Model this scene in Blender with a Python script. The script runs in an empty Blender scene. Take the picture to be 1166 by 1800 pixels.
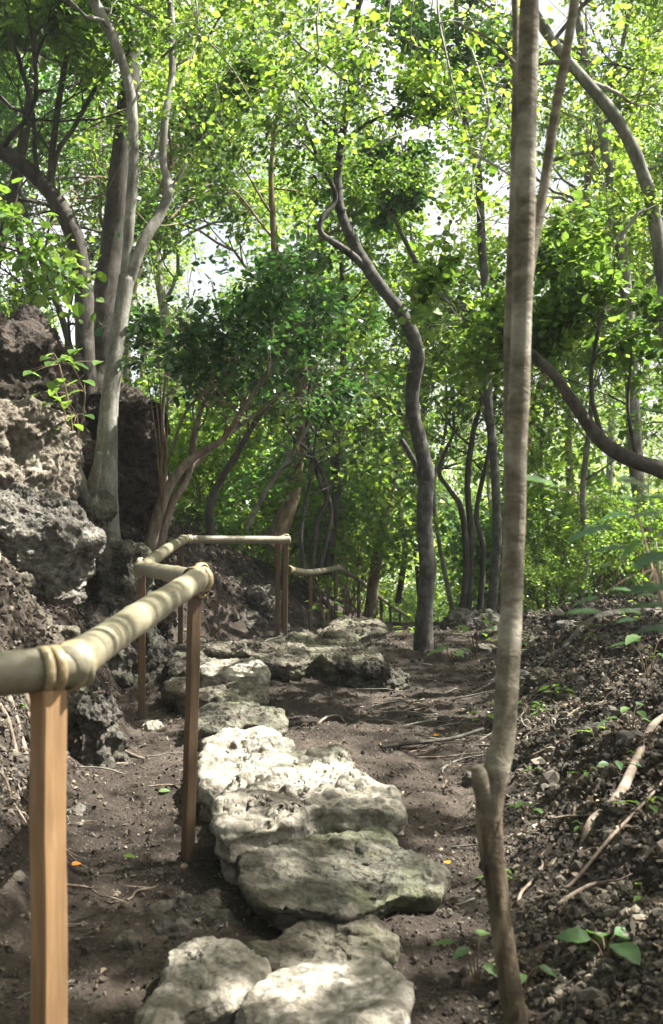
import bpy, math, random
import numpy as np

# ------------------------------------------------------------------ camera, sky, sun
scene = bpy.context.scene
CAMZ = 1.5
HAZE = 0.0011
F = 2000.0                      # focal length in photo pixels
cam_d = bpy.data.cameras.new("camera"); cam = bpy.data.objects.new("camera", cam_d)
scene.collection.objects.link(cam)
cam.location = (0, 0, CAMZ); cam.rotation_euler = (math.radians(90), 0, 0)
cam_d.sensor_fit = 'VERTICAL'; cam_d.sensor_height = 36.0; cam_d.lens = F/1800*36
cam_d.clip_start = 0.05; cam_d.clip_end = 9000
cam_d.dof.use_dof = True; cam_d.dof.focus_distance = 8.0; cam_d.dof.aperture_fstop = 5.6
scene.camera = cam

SUN = np.array([0.52, 0.12, 0.82]); SUN /= np.linalg.norm(SUN)
el = math.asin(SUN[2]); az = math.atan2(SUN[0], SUN[1])
world = bpy.data.worlds.new("World"); scene.world = world; world.use_nodes = True
wn = world.node_tree.nodes; wl = world.node_tree.links
bg = wn["Background"]; sky = wn.new("ShaderNodeTexSky"); sky.sky_type = 'NISHITA'
sky.sun_disc = False; sky.sun_elevation = el; sky.sun_rotation = az
sky.air_density = 1.0; sky.dust_density = 6.0; sky.ozone_density = 0.4
# bright low cloud added over the blue so the sky gaps show white
wtc = wn.new("ShaderNodeTexCoord"); wno = wn.new("ShaderNodeTexNoise"); wno.inputs['Scale'].default_value = 3.0; wno.inputs['Detail'].default_value = 5
wl.new(wtc.outputs['Generated'], wno.inputs['Vector'])
wrp = wn.new("ShaderNodeValToRGB"); wrp.color_ramp.elements[0].position = .30; wrp.color_ramp.elements[1].position = .55
wl.new(wno.outputs['Fac'], wrp.inputs[0]); wmx = wn.new("ShaderNodeMix"); wmx.data_type = 'RGBA'
wsx = wn.new("ShaderNodeSeparateXYZ"); wl.new(wtc.outputs['Generated'], wsx.inputs[0])
wr2 = wn.new("ShaderNodeValToRGB"); wr2.color_ramp.elements[0].position = .38; wr2.color_ramp.elements[0].color = (1, 1, 1, 1); wr2.color_ramp.elements[1].position = .55; wr2.color_ramp.elements[1].color = (0, 0, 0, 1)
wl.new(wsx.outputs[2], wr2.inputs[0]); wmm = wn.new("ShaderNodeMath"); wmm.operation = 'MULTIPLY'
wl.new(wrp.outputs[0], wmm.inputs[0]); wl.new(wr2.outputs[0], wmm.inputs[1])
wl.new(wmm.outputs[0], wmx.inputs[0]); wl.new(sky.outputs[0], wmx.inputs[6]); wmx.inputs[7].default_value = (7.0, 7.1, 7.2, 1)
wl.new(wmx.outputs[2], bg.inputs[0]); bg.inputs[1].default_value = 0.05
sun_d = bpy.data.lights.new("sun", 'SUN'); sun = bpy.data.objects.new("sun", sun_d)
scene.collection.objects.link(sun)
sun_d.energy = 5.0; sun_d.angle = math.radians(0.5); sun_d.color = (1.0, 0.97, 0.90)
from mathutils import Vector
sun.rotation_euler = Vector(SUN).to_track_quat('Z', 'Y').to_euler()
sun.location = (10, 6, 20)

scene.view_settings.view_transform = 'Standard'; scene.view_settings.look = 'None'
scene.view_settings.gamma = 1.0; scene.view_settings.exposure = 2.2
scene.render.engine = 'CYCLES'
cy = scene.cycles
cy.max_bounces = 7; cy.diffuse_bounces = 5; cy.glossy_bounces = 2; cy.transmission_bounces = 5
cy.transparent_max_bounces = 4; cy.sample_clamp_indirect = 6.0; cy.use_denoising = True
cy.caustics_reflective = False; cy.caustics_refractive = False

# ------------------------------------------------------------------ helpers
col = scene.collection
def P(px, py, Y):
    return np.array([(px-583)/F*Y, Y, CAMZ-(py-900)/F*Y])

_rs = np.random.RandomState(7)
_perm = _rs.permutation(256); _perm = np.concatenate([_perm, _perm, _perm])
_g = _rs.normal(size=(256, 3)); _g /= np.linalg.norm(_g, axis=1)[:, None]
def noise3(p):
    p = np.asarray(p, float); i = np.floor(p).astype(int); f = p-i; u = f*f*f*(f*(f*6-15)+10)
    i &= 255; out = 0
    for dx in (0, 1):
        wx = u[..., 0] if dx else 1-u[..., 0]
        for dy in (0, 1):
            wy = u[..., 1] if dy else 1-u[..., 1]
            for dz in (0, 1):
                wz = u[..., 2] if dz else 1-u[..., 2]
                h = _perm[_perm[_perm[(i[..., 0]+dx) & 255]+((i[..., 1]+dy) & 255)]+((i[..., 2]+dz) & 255)]
                g = _g[h]
                d = g[..., 0]*(f[..., 0]-dx)+g[..., 1]*(f[..., 1]-dy)+g[..., 2]*(f[..., 2]-dz)
                out = out+wx*wy*wz*d
    return out*1.6
def fbm(p, octv=4, gain=.5):
    p = np.asarray(p, float); a = 1; s = 0
    for k in range(octv):
        s = s+a*noise3(p+k*17.3); p = p*2.03; a *= gain
    return s
def ridge(p, octv=4, gain=.55):
    p = np.asarray(p, float); a = 1; s = 0
    for k in range(octv):
        s = s+a*(0.35-np.abs(noise3(p+k*11.7))); p = p*2.1; a *= gain
    return s

def mesh_np(name, V, quads=None, tris=None, mats=None, smooth=True, var=None, attrs=None):
    me = bpy.data.meshes.new(name)
    V = np.asarray(V, np.float32)
    idx = []; tot = []
    if quads is not None and len(quads): idx.append(np.asarray(quads, np.int32).ravel()); tot.append(np.full(len(quads), 4, np.int32))
    if tris is not None and len(tris): idx.append(np.asarray(tris, np.int32).ravel()); tot.append(np.full(len(tris), 3, np.int32))
    idx = np.concatenate(idx); tot = np.concatenate(tot)
    me.vertices.add(len(V)); me.vertices.foreach_set("co", V.ravel())
    me.loops.add(len(idx)); me.loops.foreach_set("vertex_index", idx)
    me.polygons.add(len(tot))
    st = np.concatenate([[0], np.cumsum(tot)[:-1]]).astype(np.int32)
    me.polygons.foreach_set("loop_start", st); me.polygons.foreach_set("loop_total", tot)
    me.polygons.foreach_set("use_smooth", np.full(len(tot), smooth, bool))
    me.update(calc_edges=True)
    if var is not None:
        a = me.attributes.new("var", 'FLOAT', 'FACE'); a.data.foreach_set("value", np.asarray(var, np.float32))
    if attrs:
        for k, v in attrs.items():
            a = me.attributes.new(k, 'FLOAT', 'POINT'); a.data.foreach_set("value", np.asarray(v, np.float32))
    if mats is not None: me.materials.append(mats)
    return me

def tag(o, label=None, cat=None, group=None, kind=None):
    if label: o['label'] = label
    if cat: o['category'] = cat
    if group: o['group'] = group
    if kind: o['kind'] = kind
    return o
def link(name, me, parent=None, loc=None):
    o = bpy.data.objects.new(name, me); col.objects.link(o)
    if parent is not None: o.parent = parent
    if loc is not None: o.location = loc
    return o
def empty(name, loc, label, cat, group=None):
    o = bpy.data.objects.new(name, None); col.objects.link(o); o.location = loc
    o.empty_display_size = .1
    return tag(o, label, cat, group)
def copy_tree(o, parent=None):
    c = o.copy(); col.objects.link(c); c.parent = parent
    for ch in o.children: copy_tree(ch, c)
    return c

# ------------------------------------------------------------------ materials
def newmat(name):
    m = bpy.data.materials.new(name); m.use_nodes = True
    nt = m.node_tree; return m, nt, nt.nodes, nt.links, nt.nodes["Principled BSDF"]
def N(nt, t, **kw):
    n = nt.nodes.new(t)
    for k, v in kw.items():
        if k.startswith('i_'): n.inputs[k[2:].replace('_', ' ')].default_value = v
        else: setattr(n, k, v)
    return n
def coords(nt, scale=(1, 1, 1), space='Object'):
    tc = N(nt, "ShaderNodeTexCoord"); mp = N(nt, "ShaderNodeMapping"); mp.inputs['Scale'].default_value = scale
    nt.links.new(tc.outputs[space], mp.inputs[0]); return mp.outputs[0]
def ntex(nt, vec, scale, detail=5, rough=.6, dist=0):
    n = N(nt, "ShaderNodeTexNoise", i_Scale=scale, i_Detail=detail, i_Roughness=rough, i_Distortion=dist)
    nt.links.new(vec, n.inputs['Vector']); return n.outputs['Fac']
def vtex(nt, vec, scale, feature='F1'):
    n = N(nt, "ShaderNodeTexVoronoi", feature=feature, i_Scale=scale); nt.links.new(vec, n.inputs['Vector']); return n.outputs['Distance']
def ramp(nt, fac, stops):
    n = N(nt, "ShaderNodeValToRGB"); e = n.color_ramp.elements
    while len(e) < len(stops): e.new(.5)
    for k, (p, c) in enumerate(stops):
        e[k].position = p; e[k].color = tuple(c)+(1,) if len(c) == 3 else c
    nt.links.new(fac, n.inputs[0]); return n.outputs[0]
def mix(nt, fac, a, b, mode='MIX'):
    n = N(nt, "ShaderNodeMix", data_type='RGBA', blend_type=mode)
    for s, v in ((0, fac), (6, a), (7, b)):
        if isinstance(v, (int, float)): n.inputs[s].default_value = v
        elif isinstance(v, tuple): n.inputs[s].default_value = v if len(v) == 4 else v+(1,)
        else: nt.links.new(v, n.inputs[s])
    return n.outputs[2]
def mth(nt, op, a, b=None, c=None):
    n = N(nt, "ShaderNodeMath", operation=op)
    for s, v in ((0, a), (1, b), (2, c)):
        if v is None: continue
        if isinstance(v, (int, float)): n.inputs[s].default_value = v
        else: nt.links.new(v, n.inputs[s])
    return n.outputs[0]
def bump(nt, h, strength, dist, prev=None):
    n = N(nt, "ShaderNodeBump"); n.inputs['Strength'].default_value = strength; n.inputs['Distance'].default_value = dist
    nt.links.new(h, n.inputs['Height'])
    if prev is not None: nt.links.new(prev, n.inputs['Normal'])
    return n.outputs[0]

def leaf_mat(name, dark, mid, light, trans=.45, rough=.42, spec=.45, tcol=(1.25, 1.25, .55)):
    m, nt, nd, lk, pb = newmat(name)
    at = N(nt, "ShaderNodeAttribute", attribute_name="var")
    oi = N(nt, "ShaderNodeObjectInfo")
    f = mth(nt, 'ADD', at.outputs['Fac'], mth(nt, 'MULTIPLY_ADD', oi.outputs['Random'], .5, -.25))
    c = ramp(nt, f, [(0.0, dark), (.5, mid), (.9, light), (1.0, tuple(min(1, v*1.1) for v in light))])
    lk.new(c, pb.inputs['Base Color']); pb.inputs['Roughness'].default_value = rough
    pb.inputs['Specular IOR Level'].default_value = spec
    tr = N(nt, "ShaderNodeBsdfTranslucent")
    lk.new(mix(nt, 1.0, c, tcol, 'MULTIPLY'), tr.inputs[0])
    ms = N(nt, "ShaderNodeMixShader"); ms.inputs[0].default_value = trans
    lk.new(pb.outputs[0], ms.inputs[1]); lk.new(tr.outputs[0], ms.inputs[2])
    lk.new(ms.outputs[0], nd["Material Output"].inputs[0])
    return m
M = {}
M['leaf'] = leaf_mat("leaf_green", (.045, .10, .022), (.10, .205, .04), (.17, .27, .075), .52, tcol=(1.95, 1.65, .9))
M['leaf_bright'] = leaf_mat("leaf_yellow_green", (.08, .17, .03), (.18, .31, .05), (.25, .36, .10), .55, tcol=(1.7, 1.5, .8))
M['leaf_far_glow'] = leaf_mat("leaf_painted_glow", (.18, .27, .07), (.32, .42, .12), (.46, .52, .20), .5, tcol=(1.4, 1.35, .9))  # far leaves coloured paler to carry the bright background glow
M['leaf_dark'] = leaf_mat("leaf_glossy_dark", (.03, .07, .03), (.055, .13, .05), (.11, .20, .07), .4, .28, .6, tcol=(1.5, 1.7, .6))
M['leaf_blue'] = leaf_mat("leaf_blue_green", (.05, .105, .04), (.09, .175, .06), (.17, .26, .09), .45, .38, .5, tcol=(1.3, 1.6, .6))
M['leaf_dead'] = leaf_mat("leaf_dry", (.05, .040, .028), (.125, .10, .073), (.27, .225, .165), .1, .8, .2, tcol=(1, .9, .7))
M['leaf_orange'] = leaf_mat("leaf_orange", (.45, .16, .02), (.55, .22, .03), (.6, .3, .05), .2, .6, .3, tcol=(1, .9, .7))

def bark_mat(name, dark, mid, light, vscale=(1, 1, .35), lichen=.35, s=14):
    m, nt, nd, lk, pb = newmat(name)
    v = coords(nt, vscale)
    n1 = ntex(nt, v, s, 6, .65, .4); n2 = ntex(nt, coords(nt), 5.5, 4, .55); n3 = ntex(nt, coords(nt), 45, 3, .6)
    c = ramp(nt, n1, [(.3, dark), (.52, mid), (.72, light)])
    l = ramp(nt, n2, [(.5, (0, 0, 0)), (.62, (1, 1, 1))])
    c = mix(nt, mth(nt, 'MULTIPLY', l, lichen), c, tuple(min(1, x*1.35+.05) for x in light))
    c = mix(nt, .3, c, ramp(nt, n3, [(.35, (.3, .3, .3)), (.65, (1, 1, 1))]), 'MULTIPLY')
    lk.new(c, pb.inputs['Base Color']); pb.inputs['Roughness'].default_value = .85
    pb.inputs['Specular IOR Level'].default_value = .25
    b = bump(nt, n1, .7, .012); b = bump(nt, n3, .5, .003, b)
    lk.new(b, pb.inputs['Normal']); return m
M['bark_grey'] = bark_mat("bark_grey", (.09, .085, .07), (.19, .18, .15), (.33, .32, .28))
M['bark_dark'] = bark_mat("bark_dark", (.028, .025, .02), (.065, .057, .045), (.12, .11, .09), lichen=.15)
M['bark_centre'] = bark_mat("bark_dark_ridged", (.03, .028, .024), (.075, .07, .06), (.15, .145, .125), (1, 1, .8), lichen=.25, s=18)
M['bark_brown'] = bark_mat("bark_brown", (.09, .06, .035), (.20, .145, .09), (.32, .25, .17), lichen=.15)
M['bark_sapling'] = bark_mat("bark_banded_sapling", (.13, .09, .055), (.30, .235, .16), (.46, .40, .30), (.8, .8, 1.3), lichen=.5, s=22)
def two_bark(name):
    m = bark_mat(name, (.08, .068, .045), (.19, .163, .118), (.34, .31, .245), (.8, .8, 1.3), lichen=.5, s=22); nt = m.node_tree; pb = nt.nodes["Principled BSDF"]
    src = pb.inputs['Base Color'].links[0].from_socket
    v = coords(nt, (1, 1, .25)); n = ntex(nt, v, 34, 6, .65, .5); n2 = ntex(nt, coords(nt), 7, 4, .6)
    low = ramp(nt, n, [(.33, (.03, .024, .016)), (.5, (.095, .072, .046)), (.68, (.22, .175, .115))])
    sx = N(nt, "ShaderNodeSeparateXYZ"); nt.links.new(coords(nt), sx.inputs[0])
    h = mth(nt, 'ADD', sx.outputs[2], mth(nt, 'MULTIPLY', n2, .3))
    f = ramp(nt, h, [(.79, (0, 0, 0)), (.87, (1, 1, 1))])
    nt.links.new(mix(nt, f, low, src), pb.inputs['Base Color']); return m
M['two_bark'] = two_bark('sapling_bark')
M['bark_rotten'] = bark_mat("bark_peeled_base", (.05, .035, .02), (.15, .10, .06), (.30, .21, .13), (1, 1, .2), lichen=.1, s=26)
M['root'] = bark_mat("root_bark", (.08, .06, .045), (.2, .155, .115), (.36, .30, .24), lichen=.2, s=20)

def rock_mat(name, dark, mid, light, moss=.0, pit=1.0, s=1.0):
    m, nt, nd, lk, pb = newmat(name)
    v = coords(nt)
    a = ntex(nt, v, 3.2*s, 6, .65, .3); b = ntex(nt, v, 22*s, 6, .7); vo = vtex(nt, v, 38*s); vo2 = vtex(nt, v, 95*s)
    c = ramp(nt, a, [(.28, dark), (.5, mid), (.68, light)])
    c2 = ramp(nt, b, [(.35, (.45, .42, .4)), (.55, (.95, .95, .95)), (.7, (1.2, 1.18, 1.12))])
    c = mix(nt, .75, c, c2, 'MULTIPLY')
    pt = ramp(nt, vo, [(.05, (.3, .28, .26)), (.32, (1, 1, 1))])
    c = mix(nt, .55*pit, c, pt, 'MULTIPLY')
    dirt = ramp(nt, ntex(nt, v, 6.5*s, 6, .75, .6), [(.5, (0, 0, 0)), (.6, (1, 1, 1))])
    c = mix(nt, mth(nt, 'MULTIPLY', dirt, .7), c, (.065, .052, .038))
    if moss:
        ms = ramp(nt, ntex(nt, v, 2.3*s, 5, .7), [(.5, (0, 0, 0)), (.64, (1, 1, 1))])
        c = mix(nt, mth(nt, 'MULTIPLY', ms, moss), c, (.10, .12, .05))
    lk.new(c, pb.inputs['Base Color']); pb.inputs['Roughness'].default_value = .9
    pb.inputs['Specular IOR Level'].default_value = .3
    h = mth(nt, 'ADD', mth(nt, 'MULTIPLY', b, .8), mth(nt, 'MULTIPLY', vo, .55))
    n = bump(nt, h, .8*pit, .03/s); n = bump(nt, vo2, .35*pit, .006, n)
    lk.new(n, pb.inputs['Normal']); return m
M['rock_pale'] = rock_mat("rock_pale_limestone", (.12, .107, .082), (.33, .305, .25), (.52, .49, .42), .25, .75)
M['rock_grey'] = rock_mat("rock_grey", (.055, .05, .038), (.135, .122, .092), (.27, .25, .195), .45)
M['rock_dark2'] = rock_mat("rock_olive_grey", (.05, .048, .036), (.115, .11, .085), (.23, .22, .175), .5)
M['rock_karst'] = rock_mat("rock_pitted_karst", (.045, .042, .035), (.125, .117, .10), (.31, .295, .26), .1, 1.0, 1.3)
M['rock_tan'] = rock_mat("rock_tan_cliff", (.08, .066, .050), (.19, .162, .125), (.36, .32, .255), .1, 1.0, .8)
M['rock_red'] = rock_mat("rock_red_brown", (.018, .014, .011), (.045, .034, .027), (.10, .075, .058), .1, 1.0, .8)
M['rock_dark'] = rock_mat("rock_dark", (.03, .028, .024), (.085, .078, .065), (.17, .16, .135), .4)

def ground_mat():
    m, nt, nd, lk, pb = newmat("forest_soil")
    v = coords(nt)
    big = ntex(nt, v, 1.1, 5, .6); mid_ = ntex(nt, v, 9, 6, .7); fine = ntex(nt, v, 60, 4, .7)
    c = ramp(nt, big, [(.3, (.024, .019, .015)), (.55, (.050, .040, .032)), (.75, (.108, .088, .072))])
    c = mix(nt, .7, c, ramp(nt, mid_, [(.3, (.5, .48, .46)), (.55, (1, 1, 1)), (.72, (1.5, 1.45, 1.4))]), 'MULTIPLY')
    c = mix(nt, .6, c, ramp(nt, fine, [(.35, (.5, .5, .5)), (.6, (1.2, 1.2, 1.2))]), 'MULTIPLY')
    vo = vtex(nt, v, 70); sp = ramp(nt, vo, [(.10, (1, 1, 1)), (.22, (0, 0, 0))])
    gate = ramp(nt, ntex(nt, v, 14, 3), [(.5, (0, 0, 0)), (.6, (1, 1, 1))])
    c = mix(nt, mth(nt, 'MULTIPLY', mth(nt, 'MULTIPLY', sp, gate), .55), c, (.42, .37, .28))
    lk.new(c, pb.inputs['Base Color']); pb.inputs['Roughness'].default_value = .95
    pb.inputs['Specular IOR Level'].default_value = .15
    n = bump(nt, mid_, .6, .03); n = bump(nt, fine, .7, .008, n); n = bump(nt, vtex(nt, v, 55), .5, .008, n)
    lk.new(n, pb.inputs['Normal']); return m
M['soil'] = ground_mat()

def crumb_mat():
    m, nt, nd, lk, pb = newmat("soil_crumbs")
    at = N(nt, "ShaderNodeAttribute", attribute_name="var")
    c = ramp(nt, at.outputs['Fac'], [(0, (.03, .026, .019)), (.6, (.08, .068, .052)), (.95, (.16, .138, .105)), (1, (.36, .32, .24))])
    lk.new(c, pb.inputs['Base Color']); pb.inputs['Roughness'].default_value = .95
    lk.new(bump(nt, ntex(nt, coords(nt), 120, 3), .6, .004), pb.inputs['Normal']); return m
M['crumb'] = crumb_mat()

def wood_mat(name="stained_wood_post", k=1.0):
    m, nt, nd, lk, pb = newmat(name)
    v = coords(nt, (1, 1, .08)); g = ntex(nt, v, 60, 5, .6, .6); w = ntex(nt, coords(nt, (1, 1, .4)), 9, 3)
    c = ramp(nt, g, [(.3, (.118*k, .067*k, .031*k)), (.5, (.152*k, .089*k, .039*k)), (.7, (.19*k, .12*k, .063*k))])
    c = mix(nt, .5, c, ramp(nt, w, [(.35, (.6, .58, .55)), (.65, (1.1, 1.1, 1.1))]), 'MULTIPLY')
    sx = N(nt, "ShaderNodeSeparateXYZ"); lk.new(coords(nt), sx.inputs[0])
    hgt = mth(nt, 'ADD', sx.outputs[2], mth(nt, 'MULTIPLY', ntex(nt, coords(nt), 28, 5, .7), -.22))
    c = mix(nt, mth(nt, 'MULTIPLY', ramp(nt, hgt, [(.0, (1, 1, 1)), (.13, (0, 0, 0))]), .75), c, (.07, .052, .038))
    kn = ramp(nt, ntex(nt, coords(nt, (1, 1, .5)), 13, 2), [(.66, (0, 0, 0)), (.72, (1, 1, 1))]); c = mix(nt, mth(nt, 'MULTIPLY', kn, .55), c, (.06, .035, .02))
    lk.new(c, pb.inputs['Base Color']); pb.inputs['Roughness'].default_value = .7
    lk.new(bump(nt, g, .35, .002), pb.inputs['Normal']); return m
M['post'] = wood_mat(k=.72); M['post_sunlit'] = wood_mat('wood_post_lit_tone', 1.9)  # the first post's copy of the wood is brightened to look golden-lit
def bamboo_mat():
    m, nt, nd, lk, pb = newmat("weathered_bamboo")
    at = N(nt, "ShaderNodeAttribute", attribute_name="ring")
    v = coords(nt); n1 = ntex(nt, v, 9, 5, .65); n2 = ntex(nt, v, 55, 4, .6)
    c = ramp(nt, n1, [(.3, (.16, .14, .092)), (.5, (.22, .197, .135)), (.7, (.30, .272, .19))])
    c = mix(nt, .5, c, ramp(nt, n2, [(.35, (.7, .68, .62)), (.6, (1, 1, 1))]), 'MULTIPLY')
    c = mix(nt, mth(nt, 'MULTIPLY', at.outputs['Fac'], .45), c, (.44, .39, .27))
    n3 = ntex(nt, coords(nt, (1, .12, 1)), 130, 4, .6); c = mix(nt, .35, c, ramp(nt, n3, [(.35, (.55, .52, .45)), (.6, (1.05, 1.05, 1.0))]), 'MULTIPLY')
    c = mix(nt, mth(nt, 'MULTIPLY', mth(nt, 'MAXIMUM', mth(nt, 'MULTIPLY', at.outputs['Fac'], -1), 0), .8), c, (.05, .04, .022))
    lk.new(c, pb.inputs['Base Color']); pb.inputs['Roughness'].default_value = .45
    lk.new(bump(nt, n2, .25, .002), pb.inputs['Normal']); return m
M['bamboo'] = bamboo_mat()
def lash_mat():
    m, nt, nd, lk, pb = newmat("rattan_lashing")
    v = coords(nt); n1 = ntex(nt, v, 60, 4, .6)
    lk.new(ramp(nt, n1, [(.3, (.17, .12, .06)), (.5, (.31, .24, .13)), (.7, (.42, .34, .21))]), pb.inputs['Base Color'])
    pb.inputs['Roughness'].default_value = .4
    lk.new(bump(nt, n1, .3, .002), pb.inputs['Normal']); return m
M['lash'] = lash_mat()
def water_mat():
    m, nt, nd, lk, pb = newmat("lake_water")
    pb.inputs['Base Color'].default_value = (.10, .16, .17, 1); pb.inputs['Roughness'].default_value = .12
    lk.new(bump(nt, ntex(nt, coords(nt), .3, 4), .3, .3), pb.inputs['Normal']); return m
M['water'] = water_mat()

# ------------------------------------------------------------------ terrain
def ip(y, pts): return np.interp(y, [a for a, b in pts], [b for a, b in pts])
Z0 = [(-10, .0), (0, .12), (2.6, .2), (3.2, .26), (5, .27), (11, .27), (13, .17), (18, -.24), (22, -.70), (27, -1.4), (40, -4.2), (80, -14), (200, -30)]
XL = [(-10, -.9), (2, -.85), (4, -.98), (6.6, -1.28), (10, -1.55), (10.8, -1.35), (11.5, -.72), (12.5, -.5), (13, -.42), (15, -.1), (18, .4), (22, .95), (26, 1.5), (60, 5)]
XR = [(-10, .3), (2, .3), (3, .40), (4.5, .58), (7, .92), (10, 1.3), (13, 2.0), (18, 3.0), (60, 8)]
AL = [(-10, .8), (2, 1.0), (5, 1.5), (8, 2.6), (12, 2.3), (16, 1.6), (24, 1.3), (60, 3)]
SL = [(-10, .9), (3, 1.3), (5, 1.6), (8, 2.2), (11, 1.3), (14, 1.1), (20, .7), (60, .3)]
def H0(x, y):
    z = ip(y, Z0); xl = ip(y, XL)+.10*np.sin(y*2.3)+.06*np.sin(y*5.1+1); xr = ip(y, XR)+.08*np.sin(y*1.9+2)
    dl = np.maximum(0, xl-x); dr = np.maximum(0, x-xr)
    A = ip(y, AL); s = ip(y, SL)
    z = z+A*(1-np.exp(-(dl**1.15)*s/A))+np.maximum(0, dl-4)*.12
    Ar = ip(y, [(-10, .45), (4, .50), (8, .42), (11, .34), (16, .3), (60, .3)])
    z = z+Ar*(1-np.exp(-(dr**1.3)*.62/Ar))
    z = z+.05*np.exp(-((x-ip(y, [(3, 0), (4, -.02), (5, -.15), (6, -.35), (7, -.6), (8, -.55), (10, 0)]))/.5)**2)*np.clip((y-3.3)/.5, 0, 1)*np.clip((10.5-y)/1, 0, 1)
    z = z-.25*np.maximum(0, np.minimum(dr, 40)-1.5)*np.clip((y-9)/6, 0, 1)*.5
    return z
def H(x, y, fine=True):
    x = np.asarray(x, float); y = np.asarray(y, float)
    z = H0(x, y)
    xl = ip(y, XL); xr = ip(y, XR)
    off = np.clip(np.maximum(xl-x, x-xr)*2.2, 0, 1)
    q = np.stack([x, y, x*0+3.3], -1)
    z = z+fbm(q*1.3, 3)*(.03+.10*off)
    if fine:
        far = np.clip(1-(y-14)/12, 0, 1)
        z = z+far*(fbm(q*5.5, 4, .6)*(.020+.036*off)+ridge(q*13, 2)*(.006+.012*off)+np.maximum(0, noise3(q*24)-.15)*.022)
    return z
def gz(x, y): return float(H(np.array([x]), np.array([y]))[0])

def axis_pts(segs):
    out = []
    for a, b, s0, s1 in segs:
        p = a; 
        while p < b:
            out.append(p); t = (p-a)/(b-a); p += s0+(s1-s0)*t
    return np.array(sorted(set(out)))
xr_ = np.concatenate([axis_pts([(0, 3.2, .024, .04), (3.2, 8, .06, .3), (8, 60, .5, 6), (60, 250, 20, 60)]), [250]])
xl_ = -np.concatenate([axis_pts([(0.024, 3.2, .024, .035), (3.2, 8, .06, .3), (8, 60, .5, 6), (60, 250, 20, 60)]), [250]])
gx = np.sort(np.concatenate([xl_, xr_]))
gy = np.concatenate([axis_pts([(-30, 1.5, 4, .2), (1.5, 6, .018, .03), (6, 14, .03, .06), (14, 30, .08, .5), (30, 100, 1, 10), (100, 250, 20, 50)]), [250]])
X, Y_ = np.meshgrid(gx, gy)
Zg = H(X, Y_)
V = np.stack([X, Y_, Zg], -1).reshape(-1, 3)
def gridquads(nr, nc, wrap=False):
    r = np.arange(nr-1)[:, None]; c = np.arange(nc if wrap else nc-1)[None, :]
    c2 = (c+1) % nc
    return np.stack([r*nc+c, r*nc+c2, (r+1)*nc+c2, (r+1)*nc+c], -1).reshape(-1, 4)
ground = link("ground", mesh_np("ground", V, gridquads(len(gy), len(gx)), mats=M['soil']))
tag(ground, "brown forest soil rising in banks beside the stone path", "ground", kind='structure')
Wv = np.array([[-245, 60, -11], [245, 60, -11], [245, 245, -11], [-245, 245, -11]], float)
water = link("water", mesh_np("water", Wv, [[0, 1, 2, 3]], mats=M['water'], smooth=False))
tag(water, "pale water glimpsed far below beyond the trees", "water", kind='structure')

# ------------------------------------------------------------------ tubes, branches, leaves
def catmull(pts, n):
    pts = np.asarray(pts, float); p = np.vstack([2*pts[0]-pts[1], pts, 2*pts[-1]-pts[-2]])
    out = []
    for i in range(1, len(p)-2):
        for t in np.linspace(0, 1, n, endpoint=False):
            out.append(.5*((2*p[i])+(-p[i-1]+p[i+1])*t+(2*p[i-1]-5*p[i]+4*p[i+1]-p[i+2])*t*t+(-p[i-1]+3*p[i]-3*p[i+1]+p[i+2])*t**3))
    out.append(p[-2]); return np.array(out)
class MB:
    def __init__(s): s.V = []; s.Q = []; s.T = []; s.n = 0; s.at = []
    def add(s, V, Q=None, T=None, at=None):
        V = np.asarray(V, float)
        s.V.append(V)
        if Q is not None and len(Q): s.Q.append(np.asarray(Q)+s.n)
        if T is not None and len(T): s.T.append(np.asarray(T)+s.n)
        s.at.append(np.zeros(len(V)) if at is None else at)
        s.n += len(V)
    def mesh(s, name, mat, smooth=True, attr=None, origin=None):
        V = np.vstack(s.V)
        if origin is not None: V = V-np.asarray(origin)
        return mesh_np(name, V, np.vstack(s.Q) if s.Q else None, np.vstack(s.T) if s.T else None, mat, smooth,
                       attrs={attr: np.concatenate(s.at)} if attr else None)
def tube(mb, pts, rad, sides=8, bumpamp=0., bfreq=6., seed=0, at=None, squash=None):
    pts = np.asarray(pts, float); n = len(pts); rad = np.broadcast_to(rad, (n,)).astype(float)
    t = np.gradient(pts, axis=0); t /= np.linalg.norm(t, axis=1)[:, None]+1e-9
    ref = np.array([1., 0, 0]) if abs(t[0][0]) < .8 else np.array([0, 0, 1.])
    u = np.cross(t[0], ref); u /= np.linalg.norm(u)
    rings = []; th = np.arange(sides)/sides*2*math.pi
    for i in range(n):
        u = u-t[i]*np.dot(u, t[i]); u /= np.linalg.norm(u)+1e-9; w = np.cross(t[i], u)
        rings.append(pts[i]+rad[i]*(np.cos(th)[:, None]*u+np.sin(th)[:, None]*w))
    R = np.array(rings)
    if bumpamp:
        nn = (R-pts[:, None])/rad[:, None, None]
        R = R+nn*((fbm(R*bfreq+seed, 3, .55))*bumpamp*rad[:, None])[..., None]
    V = np.vstack([R.reshape(-1, 3), pts[:1], pts[-1:]])
    Q = gridquads(n, sides, True); a = n*sides; b = a+1; k = np.arange(sides)
    T = np.vstack([np.stack([np.full(sides, a), (k+1) % sides, k], 1), np.stack([np.full(sides, b), (n-1)*sides+k, (n-1)*sides+(k+1) % sides], 1)])
    av = None
    if at is not None: av = np.concatenate([np.repeat(at, sides), at[:1], at[-1:]])
    mb.add(V, Q, T, av)
def unit(v): return v/(np.linalg.norm(v)+1e-9)

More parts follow.
